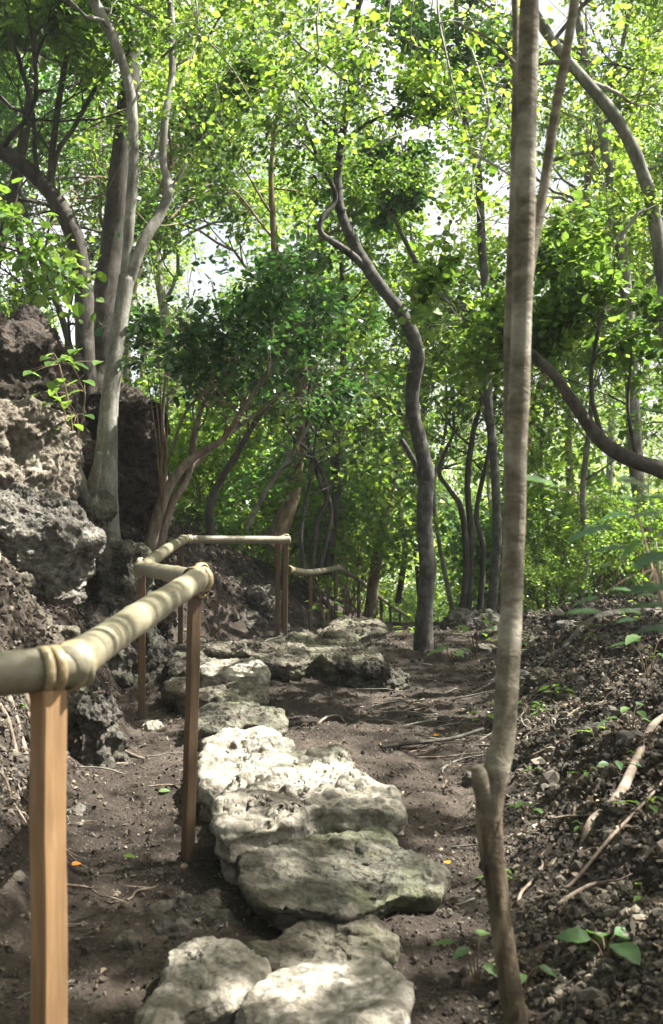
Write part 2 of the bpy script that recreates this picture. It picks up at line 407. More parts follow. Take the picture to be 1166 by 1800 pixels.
class Tree:
    def __init__(s, seed): s.rng = np.random.RandomState(seed); s.wood = MB(); s.twigs = []; s.minr = .0015
    def grow(s, p, d, L, r, lvl, mx, nch=(4, 6), up=.15, spread=.9, curv=.22, ratio=.62):
        rng = s.rng; n = 6 if lvl < mx else 4
        pts = [np.array(p, float)]; d = unit(np.array(d, float))
        for k in range(n):
            d = unit(d+rng.normal(size=3)*curv+np.array([0, 0, up])*(.6 if lvl < mx else .1))
            pts.append(pts[-1]+d*L/n)
        pts = np.array(pts); rad = np.linspace(r, r*(.45 if lvl < mx else .3), n+1)
        if r > s.minr: tube(s.wood, pts, rad, 7 if r > .03 else (5 if r > .012 else 3))
        if lvl >= mx: s.twigs.append(pts); return
        for c in range(rng.randint(nch[0], nch[1]+1)):
            t = rng.uniform(.25, 1.) if c else 1.
            i = min(n-1, int(t*n)); q = pts[i]*(1-(t*n-i))+pts[i+1]*(t*n-i)
            dd = unit(pts[i+1]-pts[i]); side = rng.normal(size=3); side -= dd*np.dot(side, dd); side = unit(side)
            a = rng.uniform(.35, 1.)*spread if c else .15
            s.grow(q, dd*math.cos(a)+side*math.sin(a), L*ratio*rng.uniform(.75, 1.2), max(.0018, rad[i]*.6), lvl+1, mx, nch, up, spread, curv, ratio)
    def limbs(s, path, radii, t0, n, L, mx=3, out=.8, zup=.3, **kw):
        rng = s.rng; m = len(path); ang = rng.uniform(0, 6.28)
        for k in range(n):
            t = t0+(1-t0)*(k+.5)/n; i = min(m-2, int(t*(m-1)))
            ang += 2.4+rng.normal()*.4
            d = np.array([math.cos(ang)*out, math.sin(ang)*out, zup+rng.uniform(-.15, .35)])
            s.grow(path[i], d, L*(1-.35*t)*rng.uniform(.8, 1.2), radii[i]*.45, 1, mx, **kw)

LEAF6 = np.array([[0, 0, 0], [.28, .43, .05], [.66, .36, .03], [1, 0, -.06], [.66, -.36, .03], [.28, -.43, .05]])
LEAF_T = {6: (LEAF6, np.array([[0, 3, 2, 1], [0, 5, 4, 3]]))}
LEAF4 = np.array([[0, 0, 0], [.42, .42, .06], [1, 0, -.05], [.42, -.42, .06]])
def corridor_mask(p, jitter=0):
    """gaps that line up along the sun, so flecks of sunlight reach the ground"""
    a = np.cross(SUN, [0, 0, 1.]); a /= np.linalg.norm(a); b = np.cross(a, SUN)
    s = np.stack([p@a, p@b, np.zeros(len(p))], -1)
    keep = noise3(s*1.9+9.1)+.7*noise3(s*4.3+2.7) < .50
    e = .5*noise3(s*4.2)+.5*noise3(s*9.5+5); brk = noise3(s*7.5+31) < .42
    for c, r in CORR:
        w = p-c; t = w@SUN; d = np.linalg.norm(w-t[:, None]*SUN, axis=1)
        keep &= ~((d < r*(1.05+.9*e)) & (t > .5) & brk)
    return keep
CORR = [(P(570, 1350, 4.5), .27), (P(670, 1385, 4.3), .12), (P(430, 1295, 5.3), .13), (P(590, 1725, 2.8), .13), (P(520, 1755, 2.7), .06), (P(400, 1660, 3.1), .07), (P(620, 1500, 3.8), .09), (P(330, 1690, 3.0), .08),
        (P(80, 910, 6.5), .42), (P(30, 790, 7.4), .36), (P(410, 1165, 6.9), .14), (P(580, 1290, 6.0), .16), (P(1010, 1240, 6.0), .4), (P(790, 1350, 5.2), .14), (P(800, 1550, 3.7), .10), (P(700, 1200, 7.6), .2), (P(60, 1400, 4.3), .12), (P(950, 1330, 4.7), .25), (P(1060, 1120, 9), .5), (P(900, 900, 2.55), .10), (P(915, 450, 2.55), .10),
        (P(980, 1400, 4.0), .32), (P(960, 1490, 3.6), .18), (P(1100, 1700, 3.0), .08), (P(830, 1210, 7), .2), (P(180, 1720, 3.0), .08), (P(230, 1470, 4.2), .13), (P(180, 1380, 5.0), .10), (P(120, 690, 8.1), .45), (P(105, 1480, 2.0), .10), (P(230, 1090, 2.8), .12), (P(150, 1160, 2.1), .10),
        (P(320, 1030, 3.6), .10), (P(420, 945, 11), .2), (P(540, 1140, 8), .15), (P(640, 1450, 3.9), .1), (P(700, 1480, 3.6), .10), (P(760, 1560, 3.4), .12),
        (P(270, 980, 8.5), .2), (P(640, 1105, 10.5), .2), (P(750, 1380, 4.8), .15), (P(200, 560, 8.5), .2), (P(600, 1020, 16), .5), (P(660, 1050, 18.5), .6), (P(690, 900, 17), .8), (P(560, 1100, 10.3), .2), (P(840, 1120, 10), .25), (P(450, 1100, 10), .12), (P(60, 1300, 4.6), .15), (P(20, 1450, 4.0), .12), (P(400, 1010, 12), .3), (P(620, 1640, 3.2), .10)]
def leaves(name, twigs, per, size, mat, seed=0, lat=.07, detail=6, tilt=.55, droop=.25, gate=None, corridor=False, cull=None, width=1.0, sizevar=.3):
    rng = np.random.RandomState(seed+99)
    tw = np.array([catmull(t, 2)[[0, 2, 4, 6, 8]] if len(t) == 5 else t for t in twigs]) if len(twigs) else None
    nt_ = len(tw); m = tw.shape[1]
    ti = np.repeat(np.arange(nt_), per); n = len(ti)
    t = rng.uniform(.05, 1, n)*(m-1); i = np.minimum(m-2, t.astype(int)); f = (t-i)[:, None]
    A = tw[ti, i]; B = tw[ti, i+1]; p = A*(1-f)+B*f; d = B-A; d /= np.linalg.norm(d, axis=1)[:, None]+1e-9
    side = rng.normal(size=(n, 3)); side[:, 2] *= .5; side -= d*(side*d).sum(1)[:, None]; side /= np.linalg.norm(side, axis=1)[:, None]+1e-9
    p = p+side*np.abs(rng.normal(size=(n, 1)))*lat
    ax = d*.5+side*.9+np.array([0, 0, -droop])+rng.normal(size=(n, 3))*.2; ax /= np.linalg.norm(ax, axis=1)[:, None]
    nr = np.array([0, 0, 1.])+rng.normal(size=(n, 3))*tilt; nr -= ax*(nr*ax).sum(1)[:, None]; nr /= np.linalg.norm(nr, axis=1)[:, None]+1e-9
    keep = np.ones(n, bool)
    if gate: keep &= noise3(p*gate[0]+seed) > gate[1]
    if corridor: keep &= corridor_mask(p)
    if cull is not None: keep &= ~cull(p)
    p, ax, nr = p[keep], ax[keep], nr[keep]; n = len(p)
    sz = size*(1+rng.normal(size=n)*sizevar).clip(.4, 1.8)
    bi = np.cross(nr, ax)
    S = LEAF6 if detail == 6 else LEAF4
    Vv = p[:, None]+sz[:, None, None]*(S[None, :, 0:1]*ax[:, None]+S[None, :, 1:2]*width*bi[:, None]+S[None, :, 2:3]*nr[:, None])
    k = len(S); base = (np.arange(n)*k)[:, None, None]
    if detail == 6:
        Q = (base+np.array([[0, 3, 2, 1], [0, 5, 4, 3]])[None]).reshape(-1, 4); T = None; nf = 2
    else:
        T = (base+np.array([[0, 2, 1], [0, 3, 2]])[None]).reshape(-1, 3); Q = None; nf = 2
    # kind of leaf colour: random per leaf plus clump variation
    vr = (.5+.28*rng.normal(size=n)+.35*noise3(p*.8+seed)).clip(0, 1)
    return mesh_np(name, Vv.reshape(-1, 3), Q, T, mat, False, np.repeat(vr, nf))

def path_px(pts, n=8):
    """pts: (px, py, depth, diameter in photo px) -> smooth 3-D path and radii"""
    p = catmull([P(a, b, c) for a, b, c, w in pts], n)
    r = catmull([[w*c/F/2, 0, 0] for a, b, c, w in pts], n)[:, 0]*.93
    return p, np.maximum(r, .003)
def finish_tree(T, name, loc, label, cat, mat, crown=None, group=None, trunkname='trunk'):
    e = empty(name, tuple(loc), label, cat, group)
    o = link(trunkname, T.wood.mesh(trunkname, mat, origin=loc), e)
    if crown is not None:
        cr = link('crown', crown, e)
        cr.location = (-loc[0], -loc[1], -loc[2])
    return e

# ------------------------------------------------------------------ rocks
def rock_mesh(name, outline, ztop, zbot, mat, seed=0, rnd=.06, amp=.03, fr=6., fine=.008, nth=150, nr=70, tilt=(0, 0), flare=.06, big=.0, origin=None, under=.0, strat=.0, terr=False):
    """outline: world (x, y) points round the top edge; a slab with a rounded rim, broken sides and an uneven top"""
    o = np.asarray(outline, float); c = o.mean(0)
    loop = np.vstack([o, o[:1]])
    seg = np.linalg.norm(np.diff(loop, axis=0), axis=1); cs = np.concatenate([[0], np.cumsum(seg)])
    s = np.linspace(0, cs[-1], nth, endpoint=False)
    B = np.stack([np.interp(s, cs, loop[:, 0]), np.interp(s, cs, loop[:, 1])], 1)
    k = max(1, nth//40)
    for _ in range(2):
        B = sum(np.roll(B, j, 0) for j in range(-k, k+1))/(2*k+1)
    h = ztop-zbot; R = np.linalg.norm(B-c, axis=1).mean()
    rnd = min(rnd, h*.45, R*.5)
    prof = [(0, 0), (1-rnd/R, 0)]+[(1-rnd/R+rnd/R*math.sin(a), -rnd*(1-math.cos(a))) for a in np.linspace(.2, math.pi/2, 6)]
    prof += [(1+flare*.35-under, -max(rnd*1.5, h*.4)), (1+flare*.7-under*1.6, -h*.7), (1+flare, -h)]
    prof = np.array(prof); d = np.hypot(np.diff(prof[:, 0])*R, np.diff(prof[:, 1])); cc = np.concatenate([[0], np.cumsum(d)])
    u = np.linspace(0.002, cc[-1], nr); rho = np.interp(u, cc, prof[:, 0]); ze = np.interp(u, cc, prof[:, 1])
    V = np.zeros((nr, nth, 3))
    V[..., :2] = c+rho[:, None, None]*(B-c)[None]; V[..., 2] = ztop+ze[:, None]
    V[..., 2] += (V[..., 0]-c[0])*tilt[0]+(V[..., 1]-c[1])*tilt[1]
    def disp(V, f):
        du = np.gradient(V, axis=0); dv = (np.roll(V, -1, 1)-np.roll(V, 1, 1))*.5
        nn = np.cross(dv, du); nn /= np.linalg.norm(nn, axis=2)[..., None]+1e-9
        if nn[nr//4, :, 2].mean() < 0: nn = -nn
        return V+nn*f[..., None]
    if big: V = disp(V, fbm(V*(fr*.35)+seed*3.1, 3)*big)
    if strat and strat < .025 and seed != 1:                       # broken ledges on the top
        tn = fbm(V[..., :2].repeat(2, axis=-1)[..., :3]*np.array([3.1, 0, 0])+np.stack([V[..., 0]*0, V[..., 1]*3.1, V[..., 2]*0+seed], -1), 3)*3.2
        st_ = np.floor(tn)+np.clip((tn-np.floor(tn))*4, 0, 1)
        topm = np.clip(1-(ztop-V[..., 2])/(h*.5), 0, 1)
        V[..., 2] += (st_-.5)*.010*(h/.25)**.5*topm
    q = V*fr+seed*7.7
    V = disp(V, fbm(q, 5, .55)*amp+ridge(q*.8+3, 3)*amp*.6)
    if strat: V = disp(V, strat*fbm(V*np.array([2.2, 2.2, 16])+seed*5, 3)*np.clip(1-np.abs(V[..., 2:3]*0)[..., 0], 0, 1))
    V = disp(V, (ridge(V*32+seed, 3)-.1)*fine-np.maximum(0, noise3(V*21+seed*2)-.28)*fine*3)
    V = V.reshape(-1, 3)
    top = V[:nth].mean(0); n0 = len(V); V = np.vstack([V, top])
    kk = np.arange(nth); T = np.stack([np.full(nth, n0), kk, (kk+1) % nth], 1)
    Q = gridquads(nr, nth, True)[:, ::-1]
    if origin is not None: V = V-np.asarray(origin)
    return mesh_np(name, V, Q, T, mat, True)
def px_outline(pts, z):
    """photo outline of a top lying at height z -> ground plan"""
    out = []
    for px, py in pts:
        Y = (CAMZ-z)*F/(py-900); out.append(((px-583)/F*Y, Y))
    return out
def stone(label, pts, z, zb, mat, seed, group='stones laid as steps along the path', cat='stepping stone', **kw):
    o = px_outline(pts, z); c = np.mean(o, 0)
    me = rock_mesh('step_stone', o, z, zb, M[mat], seed, origin=(c[0], c[1], zb), **kw)
    return tag(link('step_stone', me, loc=(c[0], c[1], zb)), label, cat, group)
SK = dict(under=.05, flare=.0, strat=.018)
stone('smooth pale front stone with a tan front face at the bottom edge of the path', [(412, 1745), (450, 1712), (520, 1690), (585, 1680), (655, 1684), (698, 1712), (708, 1765), (700, 1800), (620, 1815), (480, 1805), (415, 1785)], .355, .02, 'rock_pale', 1, amp=.016, rnd=.02, fine=.004, big=.04, **SK)
stone('rough brownish stone left of the smooth front stone', [(300, 1662), (350, 1640), (415, 1638), (440, 1662), (480, 1700), (420, 1726), (390, 1760), (330, 1775), (265, 1800), (255, 1765), (285, 1700)], .32, .0, 'rock_pale', 2, amp=.028, rnd=.025, fine=.006, **SK)
stone('grey slab half sunk behind the smooth front stone', [(425, 1668), (470, 1648), (520, 1632), (585, 1612), (660, 1618), (705, 1640), (712, 1668), (640, 1684), (560, 1690), (500, 1696)], .305, .05, 'rock_grey', 3, amp=.022, rnd=.02, fine=.005, **SK)
stone('flat dark grey slab below the big sunlit stone', [(415, 1535), (425, 1500), (500, 1476), (580, 1464), (640, 1468), (672, 1452), (695, 1482), (740, 1500), (785, 1536), (778, 1570), (735, 1560), (690, 1568), (640, 1600), (560, 1596), (490, 1590), (435, 1568)], .365, .18, 'rock_dark2', 4, amp=.020, rnd=.018, fine=.006, big=.015, nth=240, nr=110, under=.10, flare=-.05, strat=.012)
stone('big sunlit pale stone in the middle of the path', [(372, 1465), (380, 1410), (405, 1362), (450, 1335), (500, 1320), (570, 1308), (612, 1328), (640, 1352), (700, 1375), (718, 1405), (690, 1420), (625, 1414), (560, 1408), (510, 1438), (440, 1456), (398, 1478)], .455, .15, 'rock_pale', 5, amp=.024, rnd=.03, fine=.006, big=.025, nth=260, nr=130, under=.06, flare=.02, strat=.02)
stone('low pale stone joined behind the big sunlit stone', [(345, 1340), (360, 1300), (410, 1284), (470, 1280), (500, 1288), (520, 1305), (505, 1325), (440, 1345), (400, 1380), (360, 1385)], .44, .12, 'rock_pale', 6, amp=.022, rnd=.03, fine=.006, **SK)
stone('dark mossy step below the pair of ledge stones', [(325, 1255), (370, 1240), (440, 1236), (490, 1248), (500, 1262), (480, 1276), (400, 1280), (345, 1278)], .415, .15, 'rock_dark2', 7, amp=.026, rnd=.03, **SK)
stone('brown edged ledge stone, lower of the pair behind the second post', [(285, 1205), (300, 1190), (380, 1184), (450, 1192), (472, 1204), (466, 1218), (400, 1226), (320, 1222)], .425, .2, 'rock_grey', 8, amp=.022, rnd=.025, **SK)
stone('sunlit ledge stone, upper of the pair behind the second post', [(345, 1170), (372, 1157), (430, 1156), (462, 1166), (474, 1178), (462, 1187), (400, 1186), (355, 1184)], .495, .2, 'rock_pale', 9, amp=.022, rnd=.025, **SK)
stone('dark stone between the wooden posts left of the ledge stones', [(288, 1165), (300, 1150), (345, 1146), (362, 1155), (352, 1176), (300, 1178)], .44, .15, 'rock_dark', 10, amp=.04, rnd=.04)
stone('wide grey shelf stone with a broken overhanging front edge', [(350, 1140), (380, 1126), (470, 1128), (545, 1117), (620, 1122), (668, 1138), (672, 1152), (640, 1158), (600, 1170), (560, 1158), (510, 1172), (480, 1168), (440, 1150)], .435, .2, 'rock_grey', 11, amp=.035, rnd=.025, nth=260, nr=110, big=.03, under=.05, flare=-.08, strat=.03)
stone('square grey block at the right end of the shelf', [(608, 1146), (664, 1142), (672, 1156), (652, 1164), (612, 1162)], .455, .25, 'rock_grey', 12, amp=.02, rnd=.03)
stone('upper grey slab beside the far handrail', [(530, 1114), (570, 1100), (620, 1095), (668, 1098), (672, 1108), (640, 1118), (580, 1122)], .45, .1, 'rock_grey', 13, amp=.05, rnd=.04, big=.04, strat=.03)
stone('topmost flat slab where the path tips over the rise', [(575, 1092), (600, 1086), (650, 1086), (672, 1094), (640, 1100), (590, 1100)], .42, .1, 'rock_grey', 14, amp=.03, rnd=.04)

def boulder(name, label, cx, cy, zt, zb, rx, ry, mat, seed, cat='rock', group=None, jag=.25, **kw):
    th = np.linspace(0, 2*math.pi, 16, endpoint=False); rng = np.random.RandomState(seed)
    r = 1+rng.uniform(-jag, jag, 16)*.6
    o = np.stack([cx+rx*r*np.cos(th), cy+ry*r*np.sin(th)], 1)
    me = rock_mesh(name, o, zt, zb, M[mat], seed, origin=(cx, cy, zb), **kw)
    return tag(link(name, me, loc=(cx, cy, zb)), label, cat, group)
def at(px, Y): return (px-583)/F*Y
def zat(py, Y): return CAMZ-(py-900)/F*Y
# left outcrop
boulder('boulder', 'large pitted grey boulder overhanging the left bank with a pinkish underside', at(35, 6.7), 6.85, zat(880, 6.7), zat(1045, 6.5), .40, .42, 'rock_karst', 21, 'boulder', amp=.06, fr=5, fine=.022, rnd=.16, nth=260, nr=130, flare=-.25, big=.10, tilt=(-.15, .05))
boulder('boulder', 'small grey boulder cut by the left edge under the large boulder', at(-20, 6.0), 6.0, zat(1015, 6), zat(1100, 6), .14, .2, 'rock_karst', 22, 'boulder', amp=.04, fr=8, fine=.015, rnd=.08, nth=120)
boulder('rock_outcrop', 'pale sunlit rock face rising behind the large boulder', at(12, 7.8), 7.9, zat(712, 7.6), .5, .36, .42, 'rock_tan', 23, amp=.10, fr=3.4, fine=.022, rnd=.2, nth=240, nr=150, big=.12, flare=.25)
boulder('rock_outcrop', 'tall dark brown rock face at the left edge', at(5, 9.2), 9.3, zat(570, 9.2), .6, .62, .6, 'rock_red', 24, amp=.14, fr=2.6, fine=.02, rnd=.3, nth=240, nr=160, big=.15, flare=.35, tilt=(-.3, 0))
boulder('rock_outcrop', 'grey lower rock ledge between the pale face and the forked tree', at(110, 8.3), 8.5, zat(872, 8.3), .5, .22, .26, 'rock_dark', 28, amp=.09, fr=3.6, fine=.02, rnd=.2, nth=200, nr=140, big=.1, flare=.4)
boulder('rock_outcrop', 'reddish rock standing right behind the forked tree', at(222, 9.6), 9.8, zat(700, 9.5), .6, .20, .35, 'rock_red', 25, amp=.16, fr=3.0, fine=.022, rnd=.3, tilt=(-.6, 0), nth=200, nr=140, big=.12, flare=.5)
boulder('rock_outcrop', 'dark base of the rock wall below the forked tree', at(195, 8.15), 8.25, zat(948, 8.1), .2, .30, .28, 'rock_dark', 26, amp=.08, fr=4.5, fine=.02, rnd=.2, nth=220, big=.1, flare=.3)
boulder('boulder', 'rounded dark boulder beyond the path, right of the centre tree', at(832, 12.5), 12.6, zat(1084, 12.5), -.1, .33, .3, 'rock_dark', 27, 'boulder', amp=.05, fr=4, rnd=.2, big=.05)
boulder('boulder', 'dark pitted lump at the foot of the first handrail stretch', at(160, 5.5), 5.6, zat(1238, 5.5), .1, .12, .2, 'rock_dark', 29, 'boulder', amp=.05, fr=8, fine=.016, rnd=.12, nth=160, big=.04)
boulder('rock', 'gnarled dark rock jutting from the right end of the shelf', at(655, 8.0), 8.0, zat(1172, 8), .15, .24, .15, 'rock_dark', 30, amp=.06, fr=9, fine=.016, rnd=.07, nth=160, tilt=(-.25, 0))
boulder('rock', 'flat pale stone at the foot of the third wooden post', at(266, 6.3), 6.3, .335, .2, .06, .07, 'rock_pale', 31, amp=.012, fr=9, rnd=.03, nth=80, nr=40)
boulder('rock', 'dark round rock on the bank behind the corner of the handrail', at(452, 12.0), 12.2, zat(1035, 12), .1, .2, .2, 'rock_dark', 32, amp=.05, fr=6, rnd=.15, nth=100)
boulder('rock', 'black mossy rock at the foot of the bank beside the paired posts', at(405, 11.4), 11.5, zat(1080, 11.4), .1, .34, .2, 'rock_dark', 33, amp=.06, fr=5, rnd=.12, nth=140)
boulder('rock', 'brown lump of earth and stone under the second post', at(345, 3.55), 3.5, .27, 0.0, .22, .16, 'rock_dark', 34, amp=.03, fr=8, rnd=.07, nth=140, flare=.3)
boulder('rock', 'small brown stone on the soil left of the rough front stone', at(228, 3.25), 3.25, .29, .15, .04, .035, 'rock_grey', 35, amp=.012, fr=15, rnd=.03, nth=70, nr=40)
boulder('rock', 'small reddish stone beside the small brown stone', at(150, 3.2), 3.2, .275, .15, .03, .03, 'rock_red', 36, amp=.01, fr=15, rnd=.02, nth=60, nr=40)
rr = np.random.RandomState(5)
k = 0
while k < 46:                       # loose stones lying about the bank feet
    y = rr.uniform(2.6, 14); s = rr.choice([-1, 1], p=[.62, .38]); x = float(ip(y, XL if s < 0 else XR))+s*rr.uniform(-.25, .9)
    if abs(x/y) > .29: continue
    sz = rr.uniform(.02, .055)*(1 if y < 6 else 1.6); g = gz(x, y)
    boulder('loose_stone', 'small rough stone lying loose on the soil of the banks', x, y, g+sz*.8, g-sz*.5, sz*rr.uniform(.8, 1.5), sz, rr.choice(['rock_grey', 'rock_karst', 'rock_dark']), 100+k,
            'stone', 'loose stones on the banks', amp=sz*.3, fr=14, fine=sz*.1, rnd=sz*.6, nth=44, nr=26)
    k += 1

# ------------------------------------------------------------------ handrails
def bamboo(name, parent, pts, dia, nodes_every, seed, origin):
    mb = MB(); p = catmull(pts, 24); s = np.concatenate([[0], np.cumsum(np.linalg.norm(np.diff(p, axis=0), axis=1))])
    # resample finely along the culm so the node rings have their own geometry
    n = max(30, int(s[-1]/.008)); u = np.linspace(0, s[-1], n)
    q = np.stack([np.interp(u, s, p[:, j]) for j in range(3)], 1)
    ring = np.zeros(n); drk = np.zeros(n); ph = np.random.RandomState(seed).uniform(.05, nodes_every)
    k = ph; j = 0
    while k < s[-1]:
        drk = np.maximum(drk, np.exp(-((u-k-.012)/.004)**2)); ring = np.maximum(ring, np.exp(-((u-k)/.006)**2)); k += nodes_every*(1+.18*math.sin(j*2.1+seed)); j += 1
    d = np.interp(u, np.linspace(0, s[-1], len(dia)), dia) if np.ndim(dia) else np.full(n, dia)
    rad = d/2*(1+.045*ring)+.0006*np.sin(u*6+seed)
    tube(mb, q, rad, 28, .006, 3, seed, at=np.clip(ring*1.2, 0, 1)-np.clip(drk*1.1, 0, 1))
    return link(name, mb.mesh(name, M['bamboo'], attr='ring', origin=origin), parent)
def wrap(parent, c, d, r, w, turns, seed, origin):
    """flat cane strip wound round a culm at c, axis d"""
    mb = MB(); d = unit(np.array(d, float)); ref = np.array([0, 0, 1.]); u = unit(np.cross(d, ref)); v = np.cross(d, u)
    for k in range(turns):
        w2 = w*1.5; off = (k-(turns-1)/2)*w2*1.05; th = np.linspace(0, 2*math.pi, 41)
        tl = .10*math.sin(seed+k*2)
        P0 = []
        for j, rr_, hw in ((0, r-.002, -w/2), (1, r+.0016, -w/2*.85), (2, r+.0016, w/2*.85), (3, r-.002, w/2)):
            P0.append(np.array(c)+d*(off+hw*1.5+tl*r*np.cos(th))[:, None]+rr_*(np.cos(th)[:, None]*u+np.sin(th)[:, None]*v))
        A = np.array(P0); n = 41
        mb.add(A.reshape(-1, 3), gridquads(4, n))
    return link('lashing', mb.mesh('lashing', M['lash'], origin=origin), parent)
def post(parent, top, bot, w, rot, origin, mat=None):
    top = np.array(top, float); bot = np.array(bot, float)
    n = 40; t = np.linspace(0, 1, n); mb = MB(); w *= 1.0
    c, s = math.cos(rot), math.sin(rot); b = w*.07
    pr = [(-w/2+b, -w/2), (w/2-b, -w/2), (w/2, -w/2+b), (w/2, w/2-b), (w/2-b, w/2), (-w/2+b, w/2), (-w/2, w/2-b), (-w/2, -w/2+b)]
    pr = np.array([(a*c-e*s, a*s+e*c, 0) for a, e in pr])
    R = (bot+(top-bot)*t[:, None])[:, None]+pr[None]
    R = R+fbm(R*4+rot, 2)[..., None]*.0015
    V = np.vstack([R.reshape(-1, 3), top[None]]); Q = gridquads(n, 8, True); k = np.arange(8)
    T = np.stack([np.full(8, n*8), (n-1)*8+k, (n-1)*8+(k+1) % 8], 1)
    return link('post', mesh_np('post', V-np.asarray(origin), Q, T, mat or M['post'], False), parent)
A0 = P(-260, 1196, 1.90); A1 = P(140, 1168, 2.08); A1b = P(120, 1172, 2.03); B1 = P(348, 1018, 3.92); C1 = P(250, 999, 6.55); D1 = P(322, 948, 10.5); E1 = P(503, 949, 11.0)
org = (float(P(85, 1200, 2.03)[0]), 2.03, gz(-.5, 2.03))
hr = empty('handrail', org, 'near bamboo handrail zigzagging along the left of the path on square wooden posts', 'handrail')
bamboo('rail', hr, [A0, P(-60, 1190, 1.96), A1+np.array([.015, 0, 0])], .078, .42, 1, org)
bamboo('rail', hr, [A1b, P(235, 1092, 2.85), B1+np.array([0, .02, 0])], [.074, .078, .080], .33, 2, org)
bamboo('rail', hr, [B1+np.array([.02, -.01, -.004]), (B1+C1)/2, C1+np.array([-.02, .04, 0])], [.072, .078], .5, 3, org)
bamboo('rail', hr, [C1, (C1+D1)/2+np.array([0, 0, .01]), D1+np.array([.01, .03, 0])], [.082, .084], .55, 4, org)
bamboo('rail', hr, [D1-np.array([.02, 0, 0]), (D1+E1)/2, E1+np.array([.03, 0, 0])], .075, .5, 5, org)
dA = A1-P(-60, 1190, 1.96); dB = P(235, 1092, 2.85)-A1b; dC = C1-B1; dD = D1-C1; dE = E1-D1
wrap(hr, P(85, 1176, 2.03), dA, .040, .012, 2, 0, org); wrap(hr, P(122, 1172, 2.06), dA+dB*.6, .0415, .014, 2, 1, org)
wrap(hr, A1b+unit(dB)*.05, dB, .040, .012, 2, 2, org)
wrap(hr, B1-unit(dB)*.02, dB+np.array([.6, 0, 0]), .043, .014, 3, 3, org); wrap(hr, B1+unit(dC)*.06, dC, .042, .012, 2, 4, org)
wrap(hr, C1-unit(dC)*.03, dC+np.array([-.8, 0, 0]),   .044, .016, 3, 5, org); wrap(hr, C1+unit(dD)*.1, dD, .044, .014, 2, 6, org)
wrap(hr, D1-unit(dD)*.08, dD, .044, .014, 2, 7, org); wrap(hr, D1+unit(dE)*.06, dE, .042, .014, 2, 8, org)
wrap(hr, E1-unit(dE)*.02, dE, .044, .018, 3, 9, org)
def vloop(parent, c, r, w, ang, origin):       # strap running over the joint and under the rail
    mb = MB(); th = np.linspace(0, 2*math.pi, 41); a = np.array([math.cos(ang), math.sin(ang), 0]); b = np.array([-math.sin(ang), math.cos(ang), 0])
    pr = []
    for rr_, hw in ((r, -w/2), (r+.005, -w/2*.8), (r+.005, w/2*.8), (r, w/2)):
        pr.append(np.array(c)+b*hw+rr_*(np.cos(th)[:, None]*a+np.sin(th)[:, None]*np.array([0, 0, 1.25])))
    mb.add(np.array(pr).reshape(-1, 3), gridquads(4, 41)); link('lashing', mb.mesh('lashing', M['lash'], origin=origin), parent)
vloop(hr, B1+np.array([.012, 0, -.004]), .044, .024, 1.1, org); vloop(hr, C1+np.array([-.01, 0, 0]), .045, .03, 1.5, org); vloop(hr, E1, .042, .045, .2, org)
def hpost(parent, px, pyt, Yt, pxb, Yb, w, rot, origin, mat=None):
    t = P(px, pyt, Yt); b = P(pxb, 0, Yb); g = gz(b[0], b[1])-.12
    post(parent, t, (b[0], b[1], g), w, rot, origin, mat)
hpost(hr, 84, 1212, 2.03, 88, 2.03, .049, .82, org, M['post_sunlit'])
hpost(hr, 343, 1036, 3.93, 328, 3.93, .037, .62, org)
hpost(hr, 250, 1008, 6.56, 249, 6.6, .040, .2, org)
hpost(hr, 319, 955, 10.5, 317, 10.55, .042, .3, org)
hpost(hr, 503, 955, 11.0, 500, 11.0, .048, .15, org)
hpost(hr, 489, 955, 11.3, 488, 11.35, .048, .1, org)
far = [P(508, 1001, 11.3), P(546, 1006, 12.4), P(595, 998, 14.8), P(632, 1020, 16.8), P(655, 1040, 18.4), P(690, 1066, 22), P(722, 1088, 25)]
og2 = (float(far[1][0]), float(far[1][1]), gz(far[1][0], far[1][1]))
hf = empty('handrail', og2, 'far bamboo handrail dropping away beyond the rise beside the path', 'handrail')
bamboo('rail', hf, far[:3], .068, .5, 11, og2); bamboo('rail', hf, [far[2]]+far[3:], .068, .6, 12, og2)
for px, Y, w in ((546, 12.4, .038), (590, 14.6, .038), (630, 16.7, .038), (652, 18.2, .06), (673, 20, .04), (687, 21.6, .04), (702, 23.2, .04)):
    q = catmull(far, 20); i = np.argmin(abs(q[:, 1]-Y)); t = q[i]
    post(hf, t-np.array([0, 0, .02]), (t[0], t[1], gz(t[0], t[1])-.1), w, .3, og2)
for i in (0, 2): wrap(hf, far[i], far[i+1]-far[i], .04, .02, 3, i, og2)

# ------------------------------------------------------------------ trees with the trunks the photo shows
def stem(T, pts, sides=14, n=10, amp=.10, fr=5):
    p, r = path_px(pts, n); tube(T.wood, p, r, sides, amp, fr, len(T.wood.V)); return p, r
def named(name, label, cat, seed, stems, mat, limbs=(), leafmat='leaf', per=46, size=.06, mx=3, gate=(.9, -.25), lat=.08, group=None, sprays=(), amp=.10, sides=14, tilt=.55, width=1., detail=6, droop=.25, corridor=True, cull=None):
    T = Tree(seed); S = [stem(T, s, sides=(sides if k == 0 else max(6, sides-4)), amp=amp) for k, s in enumerate(stems)]
    for si, t0, n, L in limbs: T.limbs(S[si][0], S[si][1], t0, n, L, mx)
    for sp in sprays: spray(T, *sp)
    base = S[0][0][0]
    cr = leaves('crown', T.twigs, per, size, M[leafmat], seed, lat=lat, gate=gate, corridor=corridor, tilt=tilt, width=width, detail=detail, droop=droop, cull=cull) if T.twigs else None
    return finish_tree(T, name, base, label, cat, M[mat] if isinstance(mat, str) else mat, cr, group)
